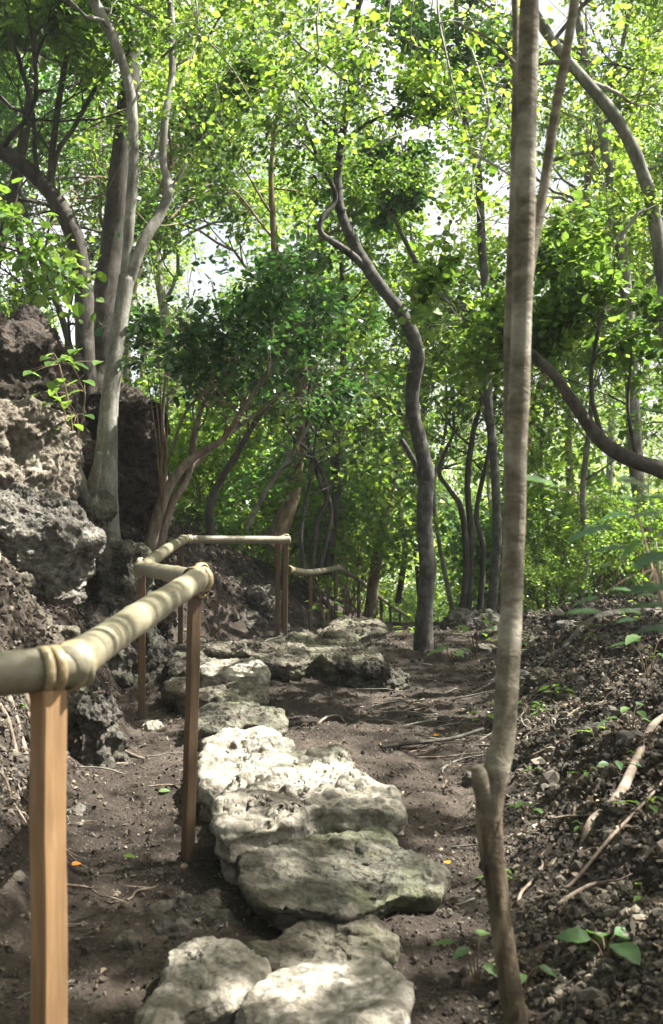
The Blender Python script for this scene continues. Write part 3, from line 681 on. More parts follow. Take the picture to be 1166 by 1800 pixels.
def spray(T, pts, r, n, L, mx=2):
    """a thin hanging branch through world points with side twigs"""
    p = catmull(np.array(pts), 6); rad = np.linspace(r, .004, len(p)); tube(T.wood, p, rad, 5)
    for k in range(n):
        i = int(len(p)*(.15+.85*(k+.5)/n)); i = min(len(p)-2, i); d = unit(p[i+1]-p[i]); s = T.rng.normal(size=3); s[2] *= .5; s = unit(s-d*np.dot(s, d))
        T.grow(p[i], d*.6+s*.8, L*T.rng.uniform(.6, 1.2), max(.004, rad[i]*.6), 1, mx, nch=(3, 4), up=-.05)

named('forked_tree', 'pale grey forked tree rising from the rocks at left, sunlit along its right edge', 'tree', 1,
      [[(182, 1100, 8.5, 90), (180, 985, 8.5, 75), (182, 900, 8.5, 57), (187, 800, 8.5, 44), (194, 700, 8.5, 34), (207, 600, 8.55, 30), (223, 485, 8.6, 30)],
       [(222, 500, 8.6, 23), (227, 400, 8.6, 21), (235, 280, 8.6, 20), (229, 165, 8.6, 20), (205, 80, 8.6, 20), (165, 0, 8.6, 20), (110, -130, 8.5, 15), (60, -260, 8.3, 10)],
       [(224, 505, 8.6, 22), (250, 430, 8.6, 22), (285, 370, 8.7, 20), (297, 330, 8.7, 17), (287, 285, 8.8, 15), (290, 210, 8.8, 14), (303, 130, 8.9, 14), (300, 0, 9, 13), (290, -150, 9, 10), (320, -280, 9, 8)],
       [(176, 930, 8.45, 41), (158, 880, 8.3, 36), (140, 850, 8.2, 30), (131, 815, 8.12, 23), (127, 780, 8.1, 18)], [(158, 880, 8.3, 25), (168, 830, 8.15, 20), (176, 795, 8.1, 11)],
       [(297, 340, 8.7, 8), (315, 310, 8.7, 6), (328, 285, 8.7, 4)]],
      'bark_grey', limbs=[(1, .6, 6, 1.4), (2, .65, 5, 1.4)], per=50, size=.033, corridor=True, cull=lambda p: (p[:, 2] < 4.5) & (p[:, 0] < -1.15),
      sprays=[([P(285, 100, 8.9), P(340, 60, 8.0), P(400, 110, 7.5), P(450, 190, 7.2)], .012, 8, .8), ([P(165, 0, 8.6), P(300, -60, 7.6), P(400, -20, 7), P(470, 60, 6.6)], .012, 9, .8)])
named('dark_tree', 'thick dark straight trunk standing behind the forked tree', 'tree', 2,
      [[(165, 740, 10.5, 84), (172, 650, 10.5, 74), (186, 560, 10.5, 60), (200, 430, 10.6, 50), (212, 300, 10.6, 42), (227, 150, 10.7, 36), (238, 0, 10.8, 33), (240, -200, 10.8, 24), (250, -400, 10.8, 12)],
       [(232, 60, 10.7, 14), (262, -40, 10.6, 10), (300, -150, 10.3, 7)]],
      'bark_dark', limbs=[(0, .72, 8, 2.0)], per=40, size=.06, leafmat='leaf_bright', cull=lambda p: p[:, 2] < 4.2)
named('curved_tree', 'dark curved trunk bending left out of the frame below the top left corner', 'tree', 3,
      [[(158, 730, 9.9, 40), (150, 620, 9.9, 36), (146, 500, 10, 35), (125, 400, 10, 34), (75, 322, 10, 30), (0, 265, 10, 28), (-110, 225, 10, 20), (-260, 130, 10, 10)],
       [(96, 352, 10, 15), (90, 325, 10, 13), (92, 270, 10, 12), (108, 150, 10, 11), (128, 30, 10, 10), (122, -110, 10, 7)], [(90, 315, 10, 10), (104, 262, 10, 9), (128, 228, 10, 9), (165, 160, 10, 8), (198, 100, 10, 6), (215, 40, 10, 4)],
       [(80, 328, 10, 12), (68, 305, 9.95, 10), (62, 270, 9.9, 9), (58, 200, 9.8, 8), (38, 120, 9.7, 8), (15, 40, 9.6, 7), (-10, -80, 9.5, 4)]],
      'bark_dark', limbs=[(0, .68, 4, 1.5), (1, .35, 5, 1.1), (2, .4, 3, .8), (3, .3, 4, .9)], per=30, size=.058, leafmat='leaf',
      sprays=[([P(-108, 226, 10), P(-200, 250, 8.6), P(-160, 290, 7.5), P(-80, 330, 7.2), P(-10, 360, 7), P(60, 400, 6.9)], .012, 8, .45), ([P(-20, 258, 10), P(-160, 330, 8.2), P(-160, 380, 7), P(-80, 410, 6.8), P(-10, 430, 6.6), P(60, 450, 6.6)], .012, 5, .35)])
named('centre_tree', 'dark sinuous tree at the end of the flat path, right of the far handrail', 'tree', 4,
      [[(744, 1160, 10.2, 44), (745, 1100, 10.2, 34), (752, 1000, 10.2, 32), (746, 900, 10.2, 31), (750, 830, 10.2, 30), (737, 770, 10.2, 28), (724, 700, 10.2, 27), (734, 620, 10.1, 27), (712, 560, 10, 25), (675, 510, 10, 24), (645, 468, 10, 23), (610, 400, 10, 20), (594, 335, 10, 18), (602, 240, 10, 15), (618, 150, 10, 13), (625, 50, 9.8, 11), (650, -120, 9.5, 7)],
       [(643, 470, 10, 17), (605, 438, 9.9, 15), (567, 412, 9.8, 12), (566, 385, 9.8, 11), (590, 345, 9.85, 9), (560, 280, 9.6, 7), (530, 200, 9.4, 5)],
       [(744, 880, 10.2, 14), (738, 835, 10.2, 12), (722, 800, 10.1, 11), (706, 772, 10.1, 8)],
       [(602, 250, 10, 9), (650, 215, 9.8, 7), (700, 200, 9.5, 6), (760, 225, 9.2, 5)]],
      'bark_centre', limbs=[(0, .76, 7, 1.3), (1, .6, 4, .8), (3, .4, 4, .7)], per=46, size=.033, amp=.16)
named('leaning_pole_tree', 'slim brown trunk leaning right, beyond the last far handrail posts', 'tree', 5,
      [[(650, 1085, 17, 24), (660, 1000, 17, 21), (672, 940, 17, 19), (690, 850, 17, 17), (716, 750, 17, 15), (742, 650, 17, 12), (762, 540, 17, 8), (775, 450, 17, 5)]],
      'bark_brown', limbs=[(0, .55, 8, 1.8)], per=38, size=.075, leafmat='leaf_bright')
named('grey_tree', 'grey tree half hidden behind the close sapling with a branch curving up to the left', 'tree', 6,
      [[(862, 1095, 13.5, 20), (874, 950, 13.5, 17), (868, 800, 13.5, 17), (858, 700, 13.5, 17), (858, 560, 13.5, 17), (848, 440, 13.5, 16), (840, 300, 13.5, 15), (820, 225, 13.5, 13), (806, 100, 13.5, 10), (800, -60, 13.5, 6)],
       [(857, 556, 13.5, 14), (800, 532, 13.3, 14), (757, 508, 13.2, 13), (736, 470, 13.1, 11), (713, 425, 13, 9), (690, 380, 13, 6), (660, 350, 13, 4)], [(830, 240, 13.5, 9), (850, 225, 13.4, 8), (880, 180, 13.3, 6), (900, 130, 13, 4)]],
      'bark_centre', limbs=[(0, .7, 6, 1.3), (1, .75, 3, .7)], per=46, size=.065, leafmat='leaf_blue')
named('sapling', 'close slightly blurred sapling with a swollen knot low on its banded trunk', 'tree', 7,
      [[(952, 2000, 2.36, 58), (925, 1880, 2.37, 50), (908, 1800, 2.39, 46), (890, 1690, 2.41, 44), (873, 1560, 2.44, 44), (861, 1460, 2.45, 48), (862, 1400, 2.45, 54), (874, 1350, 2.45, 48), (886, 1290, 2.47, 45), (892, 1200, 2.5, 44), (902, 1000, 2.55, 42), (908, 800, 2.55, 41), (916, 600, 2.55, 40), (922, 400, 2.55, 39), (926, 200, 2.55, 38), (931, 0, 2.55, 37), (932, -250, 2.5, 32), (940, -600, 2.5, 19), (930, -1000, 2.4, 7)],
       [(866, 1450, 2.45, 38), (855, 1412, 2.44, 38), (847, 1382, 2.43, 36), (842, 1360, 2.43, 32), (836, 1347, 2.43, 20)],
       [(893, 950, 2.62, 13), (894, 760, 2.62, 19), (896, 560, 2.62, 20), (903, 350, 2.62, 17), (907, 150, 2.62, 15), (905, 0, 2.62, 13), (895, -250, 2.6, 9)],
       [(922, 540, 2.58, 17), (940, 420, 2.68, 19), (958, 320, 2.7, 19), (976, 200, 2.7, 19), (996, 90, 2.7, 18), (1012, -10, 2.7, 17), (1040, -200, 2.7, 12)],
       [(905, 110, 2.6, 5), (870, 75, 2.55, 4), (835, 55, 2.5, 3), (800, 40, 2.5, 2)], [(900, 310, 2.6, 5), (860, 285, 2.55, 4), (830, 270, 2.5, 3)]],
      'two_bark', limbs=[(0, .86, 5, .7)], per=26, size=.06, amp=.09, sides=32, mx=2, leafmat='leaf_bright')
named('leaning_tree', 'dark thick trunk slanting up to the left from the right edge', 'tree', 8,
      [[(1480, 1230, 6.4, 76), (1400, 1060, 6.6, 55), (1300, 930, 6.8, 42), (1230, 860, 6.9, 35), (1166, 828, 7, 32), (1110, 808, 7, 29), (1060, 778, 7, 27), (1010, 710, 7, 24), (975, 660, 7, 20), (940, 625, 7.1, 17), (900, 590, 7.2, 12), (860, 570, 7.3, 8)],
       [(1062, 780, 7, 10), (1040, 690, 7, 8), (1048, 600, 7, 7), (1075, 480, 7, 5)], [(1120, 812, 7, 8), (1105, 720, 7.1, 6), (1110, 620, 7.2, 4)]],
      'bark_dark', limbs=[(0, .85, 2, .5), (1, .3, 4, .7), (2, .5, 3, .6)], per=46, size=.05, leafmat='leaf')
named('arching_tree', 'smooth grey trunk arching over the top right corner', 'tree', 9,
      [[(1300, 1150, 8.2, 47), (1240, 870, 8, 35), (1182, 640, 8, 29), (1166, 500, 8, 26), (1150, 380, 8, 25), (1125, 290, 8, 24), (1085, 210, 8, 24), (1035, 150, 8, 23), (985, 90, 8, 20), (945, 30, 8, 18), (900, -60, 8, 13), (850, -180, 8, 8)],
       [(1155, 400, 8, 8), (1130, 370, 7.9, 8), (1080, 430, 7.8, 6), (1040, 470, 7.7, 3)]],
      'bark_grey', limbs=[(0, .62, 7, 1.2), (1, .3, 3, .6)], per=46, size=.033,
      sprays=[([P(900, -60, 8), P(800, -100, 6.8), P(770, 0, 6.2), P(790, 120, 6.0), P(810, 200, 5.9)], .012, 9, .6), ([P(880, -100, 7.5), P(760, -160, 6.5), P(700, -60, 6.2), P(680, 60, 6.0)], .012, 6, .5),
              ([P(860, -140, 7), P(700, -200, 6), P(600, -90, 5.8), P(560, 10, 5.6), P(560, 90, 5.6)], .012, 6, .45), ([P(820, 60, 7), P(860, 200, 6.8), P(830, 320, 6.6), P(850, 400, 6.5)], .010, 6, .35)])
# foliage of the arching tree's sunny outer sprays reads yellow-green in the photo
for o in col.objects:
    if o.name.startswith('crown') and o.parent and o.parent.name == 'arching_tree': o.data.materials[0] = M['leaf_bright']
named('slender_tree', 'curving trunk with a flared foot on the bank above the horizontal rail', 'tree', 10,
      [[(478, 960, 14, 56), (494, 925, 14, 38), (515, 870, 14, 27), (525, 790, 14, 23), (531, 700, 14, 21), (526, 600, 14, 18), (492, 500, 14.4, 16), (481, 400, 14.6, 13), (478, 280, 14.6, 9), (500, 120, 14.6, 5)]],
      'bark_brown', limbs=[(0, .6, 9, 2.0)], per=40, size=.065, leafmat='leaf')
named('slender_tree', 'dark upright trunk seen above the middle of the far handrail', 'tree', 11,
      [[(575, 1010, 15.5, 20), (585, 930, 15.5, 17), (592, 860, 15.5, 17), (589, 800, 15.5, 16), (598, 720, 15.5, 14), (604, 600, 15.5, 11), (600, 450, 15.5, 8)]],
      'bark_dark', limbs=[(0, .5, 8, 1.8)], per=38, size=.07, leafmat='leaf_bright')
thin = [([(808, 1100, 14.5, 14), (820, 1000, 14.5, 12), (812, 900, 14.5, 11), (790, 860, 14.5, 9), (772, 830, 14.5, 8), (785, 790, 14.5, 7), (798, 750, 14.5, 6), (790, 650, 14.5, 5), (770, 540, 14.5, 3)], 'thin dark tree with a kinked stem, first to the right of the centre tree'),
        ([(822, 1095, 14.8, 15), (828, 950, 14.8, 13), (822, 850, 14.8, 12), (832, 760, 14.8, 10), (845, 700, 14.8, 8), (840, 560, 14.8, 5)], 'straight thin dark tree in the middle of the cluster left of the sapling'),
        ([(842, 1095, 15.3, 12), (850, 970, 15.3, 11), (838, 900, 15.3, 10), (858, 800, 15.3, 8), (870, 700, 15.3, 6), (880, 560, 15.3, 4)], 'thin dark tree crossing the others just left of the close sapling'),
        ([(797, 1080, 16.5, 9), (770, 940, 16.5, 8), (763, 850, 16.5, 7), (785, 740, 16.5, 6), (780, 600, 16.5, 4)], 'very thin pale stem bowing close behind the centre tree'),
        ([(548, 1010, 13, 9), (558, 920, 13, 8), (576, 870, 13, 8), (556, 810, 13, 7), (510, 760, 12.8, 6), (480, 700, 12.6, 4)], 'thin dark stem arching left above the start of the far handrail'),
        ([(560, 1010, 13.6, 10), (582, 900, 13.6, 9), (560, 840, 13.6, 8), (540, 760, 13.6, 7), (548, 640, 13.6, 5)], 'thin twisted stem above the start of the far handrail'),
        ([(535, 1005, 12.6, 8), (530, 930, 12.6, 7), (548, 830, 12.6, 6), (560, 720, 12.6, 4)], 'thin upright stem beside the end post of the near handrail'),
        ([(372, 960, 11.5, 20), (372, 880, 11.5, 15), (415, 800, 11.5, 13), (465, 720, 11.4, 10), (540, 650, 11.2, 7)], 'dark branchy stem leaning right above the horizontal rail'),
        ([(432, 930, 12.8, 11), (470, 860, 12.8, 9), (512, 800, 12.8, 8), (560, 720, 12.8, 5)], 'bare grey pole leaning right between the dark stem and the curving trunk'),
        ([(1020, 1090, 15, 14), (1030, 980, 15, 13), (1025, 860, 15, 12), (1040, 700, 15, 9), (1030, 560, 15, 6)], 'pale upright trunk beyond the right bank'),
        ([(960, 1100, 18, 10), (965, 960, 18, 9), (950, 820, 18, 8), (965, 680, 18, 6)], 'slim stem beyond the right bank just right of the close sapling'),
        ([(700, 1060, 19, 12), (712, 960, 19, 11), (700, 860, 19, 9), (720, 740, 19, 6)], 'thin stem just left of the centre tree beyond the end of the path')]
for k, (s, lab) in enumerate(thin):
    named('thin_tree', lab, 'tree', 30+k, [s], ['bark_dark', 'bark_dark', 'bark_dark', 'bark_grey', 'bark_dark', 'bark_dark', 'bark_dark', 'bark_dark', 'bark_grey', 'bark_grey', 'bark_brown', 'bark_dark'][k],
          limbs=[(0, .5, 6, 1.3)], per=20, size=.065 if k < 9 else .075, leafmat=['leaf', 'leaf', 'leaf_bright'][k % 3], sides=8, mx=2 if s[0][2] < 13 else 3)
named('glossy_shrub', 'many stemmed shrub with arching pale stems and glossy dark leaves behind the handrail corner', 'shrub', 50,
      [[(245, 1060, 9.3, 32), (258, 985, 9.3, 28), (285, 885, 9.3, 21), (310, 835, 9.3, 18), (350, 797, 9.3, 15), (392, 772, 9.2, 12), (440, 700, 9.1, 8), (480, 640, 9, 5)],
       [(275, 985, 9.4, 22), (300, 890, 9.4, 16), (330, 838, 9.4, 14), (345, 750, 9.4, 11), (368, 680, 9.3, 7)],
       [(292, 880, 9.4, 8), (291, 790, 9.4, 7), (286, 740, 9.3, 6), (292, 650, 9.2, 4)], [(312, 850, 9.4, 10), (370, 790, 9.5, 9), (420, 750, 9.6, 7), (500, 690, 9.7, 5)], [(300, 800, 9.3, 6), (330, 720, 9.2, 5), (400, 660, 9, 4)]],
      'root', limbs=[(0, .7, 6, 1.1), (1, .7, 5, .9), (3, .65, 6, 1.1), (4, .6, 4, .9), (2, .7, 2, .6)], per=30, size=.062, leafmat='leaf_dark', gate=(.9, -.12), lat=.06, tilt=.5, width=.75, mx=3, cull=lambda p: p[:, 2]+.35*noise3(p*1.5) < 2.35)

# ------------------------------------------------------------------ forest trees behind: a few kinds, copied
def forest_proto(seed, h, r0, t0, nl, L, mat, lm, size, per, bend=.5):
    T = Tree(seed); rng = T.rng
    pts = [np.zeros(3)]; d = np.array([rng.normal()*.12, rng.normal()*.12, 1])
    for k in range(6):
        d = unit(d+rng.normal(size=3)*.16*bend*2+np.array([0, 0, .25])); pts.append(pts[-1]+d*h/6)
    p = catmull(pts, 6); r = np.linspace(r0, r0*.2, len(p)); tube(T.wood, p, r, 9, .1, 4, seed)
    T.limbs(p, r, t0, nl, L, 3, out=.9, zup=.2)
    me = T.wood.mesh('trunk', M[mat]); cm = leaves('crown', T.twigs, per, size, M[lm], seed, lat=.17, gate=(.62, .10), detail=4, tilt=.6)
    return me, cm
protos = [forest_proto(201, 8.5, .085, .28, 15, 2.1, 'bark_dark', 'leaf', .055, 115), forest_proto(202, 10, .10, .36, 16, 2.2, 'bark_grey', 'leaf_bright', .058, 105),
          forest_proto(203, 7, .06, .22, 14, 1.8, 'bark_dark', 'leaf_blue', .053, 115), forest_proto(204, 9.5, .08, .30, 16, 2.2, 'bark_brown', 'leaf_bright', .055, 110)]
kinds = ['dark stemmed forest tree with mid green leaves, one of the many behind the path', 'grey stemmed forest tree with yellow green leaves, one of the many behind the path',
         'low forest tree with bluish green leaves, one of the many behind the path', 'brown stemmed forest tree with bright green leaves, one of the many behind the path']
def put(name, mk, ck, label, cat, group, x, y, rz, s, zoff=-.1):
    e = empty(name, (x, y, gz(x, y)+zoff), label, cat, group); e.rotation_euler = (0, 0, rz); e.scale = (s, s, s)
    if mk is not None: link('trunk', mk, e)
    link('crown' if mk is not None else 'foliage', ck, e); return e
rng = np.random.RandomState(11); spots = []
tries = 0
while len(spots) < 38 and tries < 6000:
    tries += 1
    y = 15+32*rng.uniform()**.9; x = rng.uniform(-1, 1)*(.33*y+2.0)
    if y < 20 and float(ip(y, XL))-.5 < x < float(ip(y, XR))+.6: continue
    px = 583+x/y*F
    if 600 < px < 760 and y < 24: continue
    if y < 15.5 and abs(px-650) < 260: continue
    if 500 < px < 1350 and y < 34 and rng.uniform() < .78: continue
    if any((x-a)**2+(y-b)**2 < (1.15+.035*y)**2 for a, b in spots): continue
    spots.append((x, y))
for i, (x, y) in enumerate(spots):
    k = rng.randint(4)
    put('forest_tree', *protos[k], kinds[k], 'tree', 'forest trees behind the path', x, y, rng.uniform(0, 6.28), rng.uniform(.85, 1.25))
# left bank, close: leafy trees on the rocks
for x, y, k, s, lab in ((-3.9, 11.8, 0, .95, 'leafy tree on top of the left rocks, left of the thick dark trunk'), (-4.6, 14.5, 1, 1.0, 'yellow green tree high on the left bank behind the curved trunk'),
                   (-2.7, 13.4, 2, .9, 'bluish green tree behind the glossy shrub on the left bank')):
    put('bank_tree', *protos[k], lab, 'tree', None, x, y, 1.3*k+.7, s)

for x, y, k, s, lab in ((4.3, 14.8, 1, 1.15, 'yellow green tree behind the arching trunk at the top right'), (5.6, 17.5, 0, 1.2, 'mid green tree filling the top right corner behind the arching trunk'),
                   (2.7, 16.5, 3, 1.1, 'bright green tree between the close sapling and the arching trunk'), (-3.1, 16.0, 3, 1.15, 'bright green tree seen between the two arms of the forked trunk'), (-5.6, 17, 1, 1.2, 'yellow green tree in the top left corner behind the curved trunk'),
                   (-2.3, 20, 1, 1.25, 'tall yellow green tree above the glossy shrub between the forked trunk and the centre tree'), (1.9, 23, 0, 1.3, 'tall mid green tree between the upper centre tree and the close sapling')):
    put('tall_tree', *protos[k], lab, 'tree', None, x, y, 2.1*k+x, s)
# canopy trees added out of view to the right so their crowns shade the path
CAN = []
def added_shade_tree(label, seed, x, y, h, r0, cw, gate=-.12, lm='leaf', per=40, t0=.5, size=.075, L=2.6):
    T = Tree(seed); T.minr = .006; g = gz(x, y)-.1; pts = [np.array([x, y, g])]; d = np.array([0, 0, 1.])
    for k in range(6):
        d = unit(d+T.rng.normal(size=3)*.1+np.array([-.03, 0, .2])); pts.append(pts[-1]+d*h/6)
    p = catmull(pts, 6); r = np.linspace(r0, r0*.25, len(p)); tube(T.wood, p, r, 12, .1, 4, seed)
    T.limbs(p, r, t0, 13, L, 3, out=1., zup=.15)
    cr = leaves('crown', T.twigs, per, size, M[lm], seed, lat=.2, gate=(.75, gate-.12), corridor=True, tilt=.5, detail=4)
    return finish_tree(T, 'added_shade_tree', pts[0], label, 'tree', M['bark_dark'], cr)
for a in (('tall shade tree on the right bank nearest the camera', 301, 4.3, 4.6, 8.5, .13, 3), ('tall shade tree on the right bank beyond the nearest one', 302, 5.4, 8.2, 9, .14, 3),
          ('tall shade tree behind the camera side of the right bank', 303, 2.6, 1.0, 8.5, .12, 3), ('tall shade tree far out on the right bank', 304, 7.4, 5.6, 10.5, .15, 3),
          ('tall shade tree over the top right of the path', 305, 4.9, 11.4, 9, .13, 3), ('tall shade tree at the right beyond the leaning trunk', 306, 7.6, 10.6, 10.5, .14, 3)):
    added_shade_tree(*a)

for a in (('tall tree behind the camera, left of the path', 311, -2.6, -2.2, 7.5, .12, 3), ('tall tree behind the camera in line with the path', 312, .3, -4.2, 7.5, .12, 3), ('tall tree behind the camera, right of the path', 313, 3.2, -2.6, 7.5, .12, 3),
          ('tall tree left of the camera on the bank', 314, -4.4, 1.4, 8, .13, 3), ('tall tree on the left bank beside the boulders', 315, -4.4, 5.4, 8.5, .13, 3)):
    added_shade_tree(*a, gate=-.5, t0=.25, size=.12, per=44)  # trees added behind and left of the camera to block sky light

# ------------------------------------------------------------------ bushes beyond the banks
def bush_mesh(seed, r, h, n, size, lm, per=30, lat=.1):
    T = Tree(seed)
    for k in range(n):
        a = T.rng.uniform(0, 6.28); b = T.rng.uniform(.1, .95)
        T.grow(np.array([.12*math.cos(a), .12*math.sin(a), 0]), np.array([math.cos(a)*b, math.sin(a)*b, .9]), h*.75, .012, 1, 3, nch=(3, 4), up=.12, spread=.9, ratio=.6)
    st = T.wood.mesh('stems', M['bark_brown'])
    return st, leaves('foliage', T.twigs, per, size, M[lm], seed, lat=lat, detail=4, tilt=.5)
bp = [bush_mesh(401, 1, 1.7, 9, .08, 'leaf_bright'), bush_mesh(402, 1, 1.4, 9, .075, 'leaf'), bush_mesh(403, 1, 2.1, 10, .085, 'leaf_blue'), bush_mesh(404, 1, 1.5, 8, .09, 'leaf_dark')]
bl = ['yellow green bush among the low growth beyond the path', 'mid green bush among the low growth beyond the path', 'bluish green bush among the low growth beyond the path', 'dark glossy bush among the low growth beyond the path']
rng = np.random.RandomState(21); bs = []; tries = 0
while len(bs) < 105 and tries < 9000:
    tries += 1
    y = 12.5+22*rng.uniform()**1.2; x = rng.uniform(-1, 1)*(.31*y+.8); px = 583+x/y*F
    if y < 27 and float(ip(y, XL))+.1 < x < float(ip(y, XR))-.4 + (0 if y > 14 else .9): continue
    if x < float(ip(y, XL)) and y < 15 and px > 380: continue
    if any((x-a)**2+(y-b)**2 < .75**2 for a, b in bs): continue
    bs.append((x, y))
for x, y in bs:
    k = rng.choice(4, p=[.5, .25, .17, .08]); s = rng.uniform(.55, 1.15)*(.8 if y < 16 else 1.15)
    if x > 0 and y < 16: s *= .75
    e = empty('bush', (x, y, gz(x, y)-.05), bl[k], 'bush', 'bushes in the low growth beyond the path'); e.rotation_euler = (0, 0, rng.uniform(0, 6.28)); e.scale = (s, s, s)
    link('stems', bp[k][0], e); link('foliage', bp[k][1], e)

# far wood: one mass nobody could count
rng = np.random.RandomState(31); n = 150000
yy = 28+60*rng.uniform(0, 1, n)**1.3; xx = rng.uniform(-1, 1, n)*(.34*yy+6); top = 5.5+3.5*fbm(np.stack([xx*.12, yy*.1, xx*0], -1), 3)+(np.abs(xx)*.06)
g = H(xx, yy, False); zz = g+rng.uniform(0, 1, n)**.75*np.clip(top-.4-g, 2, 30)*np.clip((yy-20)/22, .45, 1)
q = np.stack([xx, yy, zz], -1); keep = fbm(q*.22, 2) > -.1; q = q[keep]; n = len(q)
ax = unit(rng.normal(size=3)); ax = rng.normal(size=(n, 3)); ax /= np.linalg.norm(ax, axis=1)[:, None]
nr = np.array([0, 0, 1.])+rng.normal(size=(n, 3))*.6; nr -= ax*(nr*ax).sum(1)[:, None]; nr /= np.linalg.norm(nr, axis=1)[:, None]; bi = np.cross(nr, ax)
sz = rng.uniform(.11, .22, n)*(.5+q[:, 1]/60)
Vv = q[:, None]+sz[:, None, None]*(LEAF4[None, :, 0:1]*ax[:, None]+LEAF4[None, :, 1:2]*bi[:, None]+LEAF4[None, :, 2:3]*nr[:, None])
base = (np.arange(n)*4)[:, None, None]; T_ = (base+np.array([[0, 2, 1], [0, 3, 2]])[None]).reshape(-1, 3)
fw = link('far_foliage', mesh_np('far_foliage', Vv.reshape(-1, 3), None, T_, M['leaf_far_glow'], False, np.repeat((.5+.2*rng.normal(size=n)+.5*noise3(q*.2)).clip(0, 1), 2)))
tag(fw, 'hazy green wood with a bright glow in its leaf colour, filling the distance below the sky gaps', 'foliage', kind='stuff')

# ------------------------------------------------------------------ close plants with modelled leaves
def blade(mb, p, d, nrm, L, W, curl=.25, fold=.12, tip=1.0):
    d = unit(np.array(d, float)); nrm = np.array(nrm, float); nrm = unit(nrm-d*np.dot(nrm, d)); b = np.cross(nrm, d); p = np.array(p, float)
    u = np.linspace(0, 1, 9); w = W*.5*np.power(np.sin(np.pi*np.power(u, .75)), .8)*(1-.15*u); w[0] = W*.03; w[-1] = 0
    v = np.array([-1, -.5, 0, .5, 1.]); A = np.zeros((9, 5, 3))
    for i in range(9):
        for j in range(5):
            A[i, j] = p+d*L*(u[i]-.12*curl*u[i]**2)+b*w[i]*v[j]+nrm*(abs(v[j])*w[i]*fold*2-curl*L*u[i]**2*.6+.02*L*math.sin(u[i]*20+j))
    mb.add(A.reshape(-1, 3), gridquads(9, 5))
def plant(name, label, cat, base, lvs, mat, group=None, stem_r=.003, bark='bark_brown', hubs=None):
    """lvs: list of (tip-of-stalk point, direction, leaf length, leaf width)"""
    base = np.array(base, float); st = MB(); e = empty(name, tuple(base), label, cat, group)
    if hubs is not None:
        for h in hubs: tube(st, catmull([base, base*.5+np.array(h)*.5+np.array([.02, 0, 0]), h], 8), np.linspace(stem_r*2, stem_r, 17), 6)
    for k, (q, d, L, W) in enumerate(lvs):
        if hubs is not None:
            h = min(hubs, key=lambda h: np.linalg.norm(np.array(h)-q)); tube(st, [h, (np.array(h)+q)/2+np.array([0, 0, .01]), q], stem_r*.4, 5)
        mid = (base*.55+np.array(q)*.45); mid[2] = max(mid[2], base[2]+(q[2]-base[2])*.75)
        if hubs is None: tube(st, catmull([base, mid, q], 6), np.linspace(stem_r, stem_r*.5, 13), 6)
        lb = MB(); blade(lb, q, d, (0.1*math.sin(k), -.25+.1*math.cos(k*2), 1), L, W)
        o = link('leaf', lb.mesh('leaf', M[mat], origin=base), e)
        a = o.data.attributes.new("var", 'FLOAT', 'FACE'); a.data.foreach_set("value", np.full(len(o.data.polygons), .35+.5*((k*37) % 10)/10, np.float32))
    link('stem', st.mesh('stem', M[bark], origin=base), e); return e
rng = np.random.RandomState(41)
def gbase(px, Y, dz=-.01): x = at(px, Y); return np.array([x, Y, gz(x, Y)+dz])
def fan(base, h, n, L, W, spread=.5, seed=0):
    r = np.random.RandomState(seed); out = []
    for k in range(n):
        a = 6.28*k/n+r.uniform(-.4, .4); rr_ = spread*h*r.uniform(.3, 1); q = base+np.array([math.cos(a)*rr_, math.sin(a)*rr_, h*r.uniform(.55, 1.1)])
        out.append((q, (math.cos(a), math.sin(a), r.uniform(-.35, .15)), L*r.uniform(.7, 1.15), W*r.uniform(.8, 1.1)))
    return out
# blurred leaves at the right edge
b = np.array([.72, 1.75, gz(.72, 1.75)])
ls = [(P(1178, 722, 2.0), (-1, -.1, .05), .085, .03), (P(905, 842, 2.6), (1, -.1, -.03), .10, .06), (P(1075, 925, 1.9), (-1, .1, -.25), .09, .035), (P(1190, 905, 1.9), (-1, 0, .05), .10, .035),
      (P(1130, 950, 1.85), (-.6, .2, -.5), .06, .04), (P(1180, 975, 1.8), (-.9, 0, -.2), .07, .045), (P(1200, 1070, 1.8), (-1, 0, .15), .10, .03), (P(1060, 1078, 1.9), (-.9, .1, .1), .07, .03), (P(1175, 1035, 1.8), (-1, .1, 0), .07, .04),
      (P(1180, 880, 2.0), (-1, .3, .2), .07, .035), (P(1190, 1110, 1.8), (-1, .1, .1), .07, .04), (P(1085, 845, 2.1), (1, -.2, -.1), .06, .04)]
rq = np.random.RandomState(77)
for k in range(14):
    Yk = rq.uniform(1.9, 2.9); ls.append((P(rq.uniform(1040, 1230), rq.uniform(870, 1110), Yk), (-1, rq.normal()*.4, rq.normal()*.25), rq.uniform(.045, .08), rq.uniform(.02, .035)))
plant('leafy_shrub', 'blurred shrub close at the right edge with large bluish leaves', 'shrub', b, [(q, d, L, W) for q, d, L, W in ls if q[0] > .38], 'leaf_dark', stem_r=.0025, hubs=[P(1210, 950, 1.9), P(1230, 1060, 1.85), P(1190, 860, 2.1), P(1150, 1000, 2.3), P(1170, 1080, 2.6), P(1230, 740, 2.0), P(1120, 900, 2.6)])
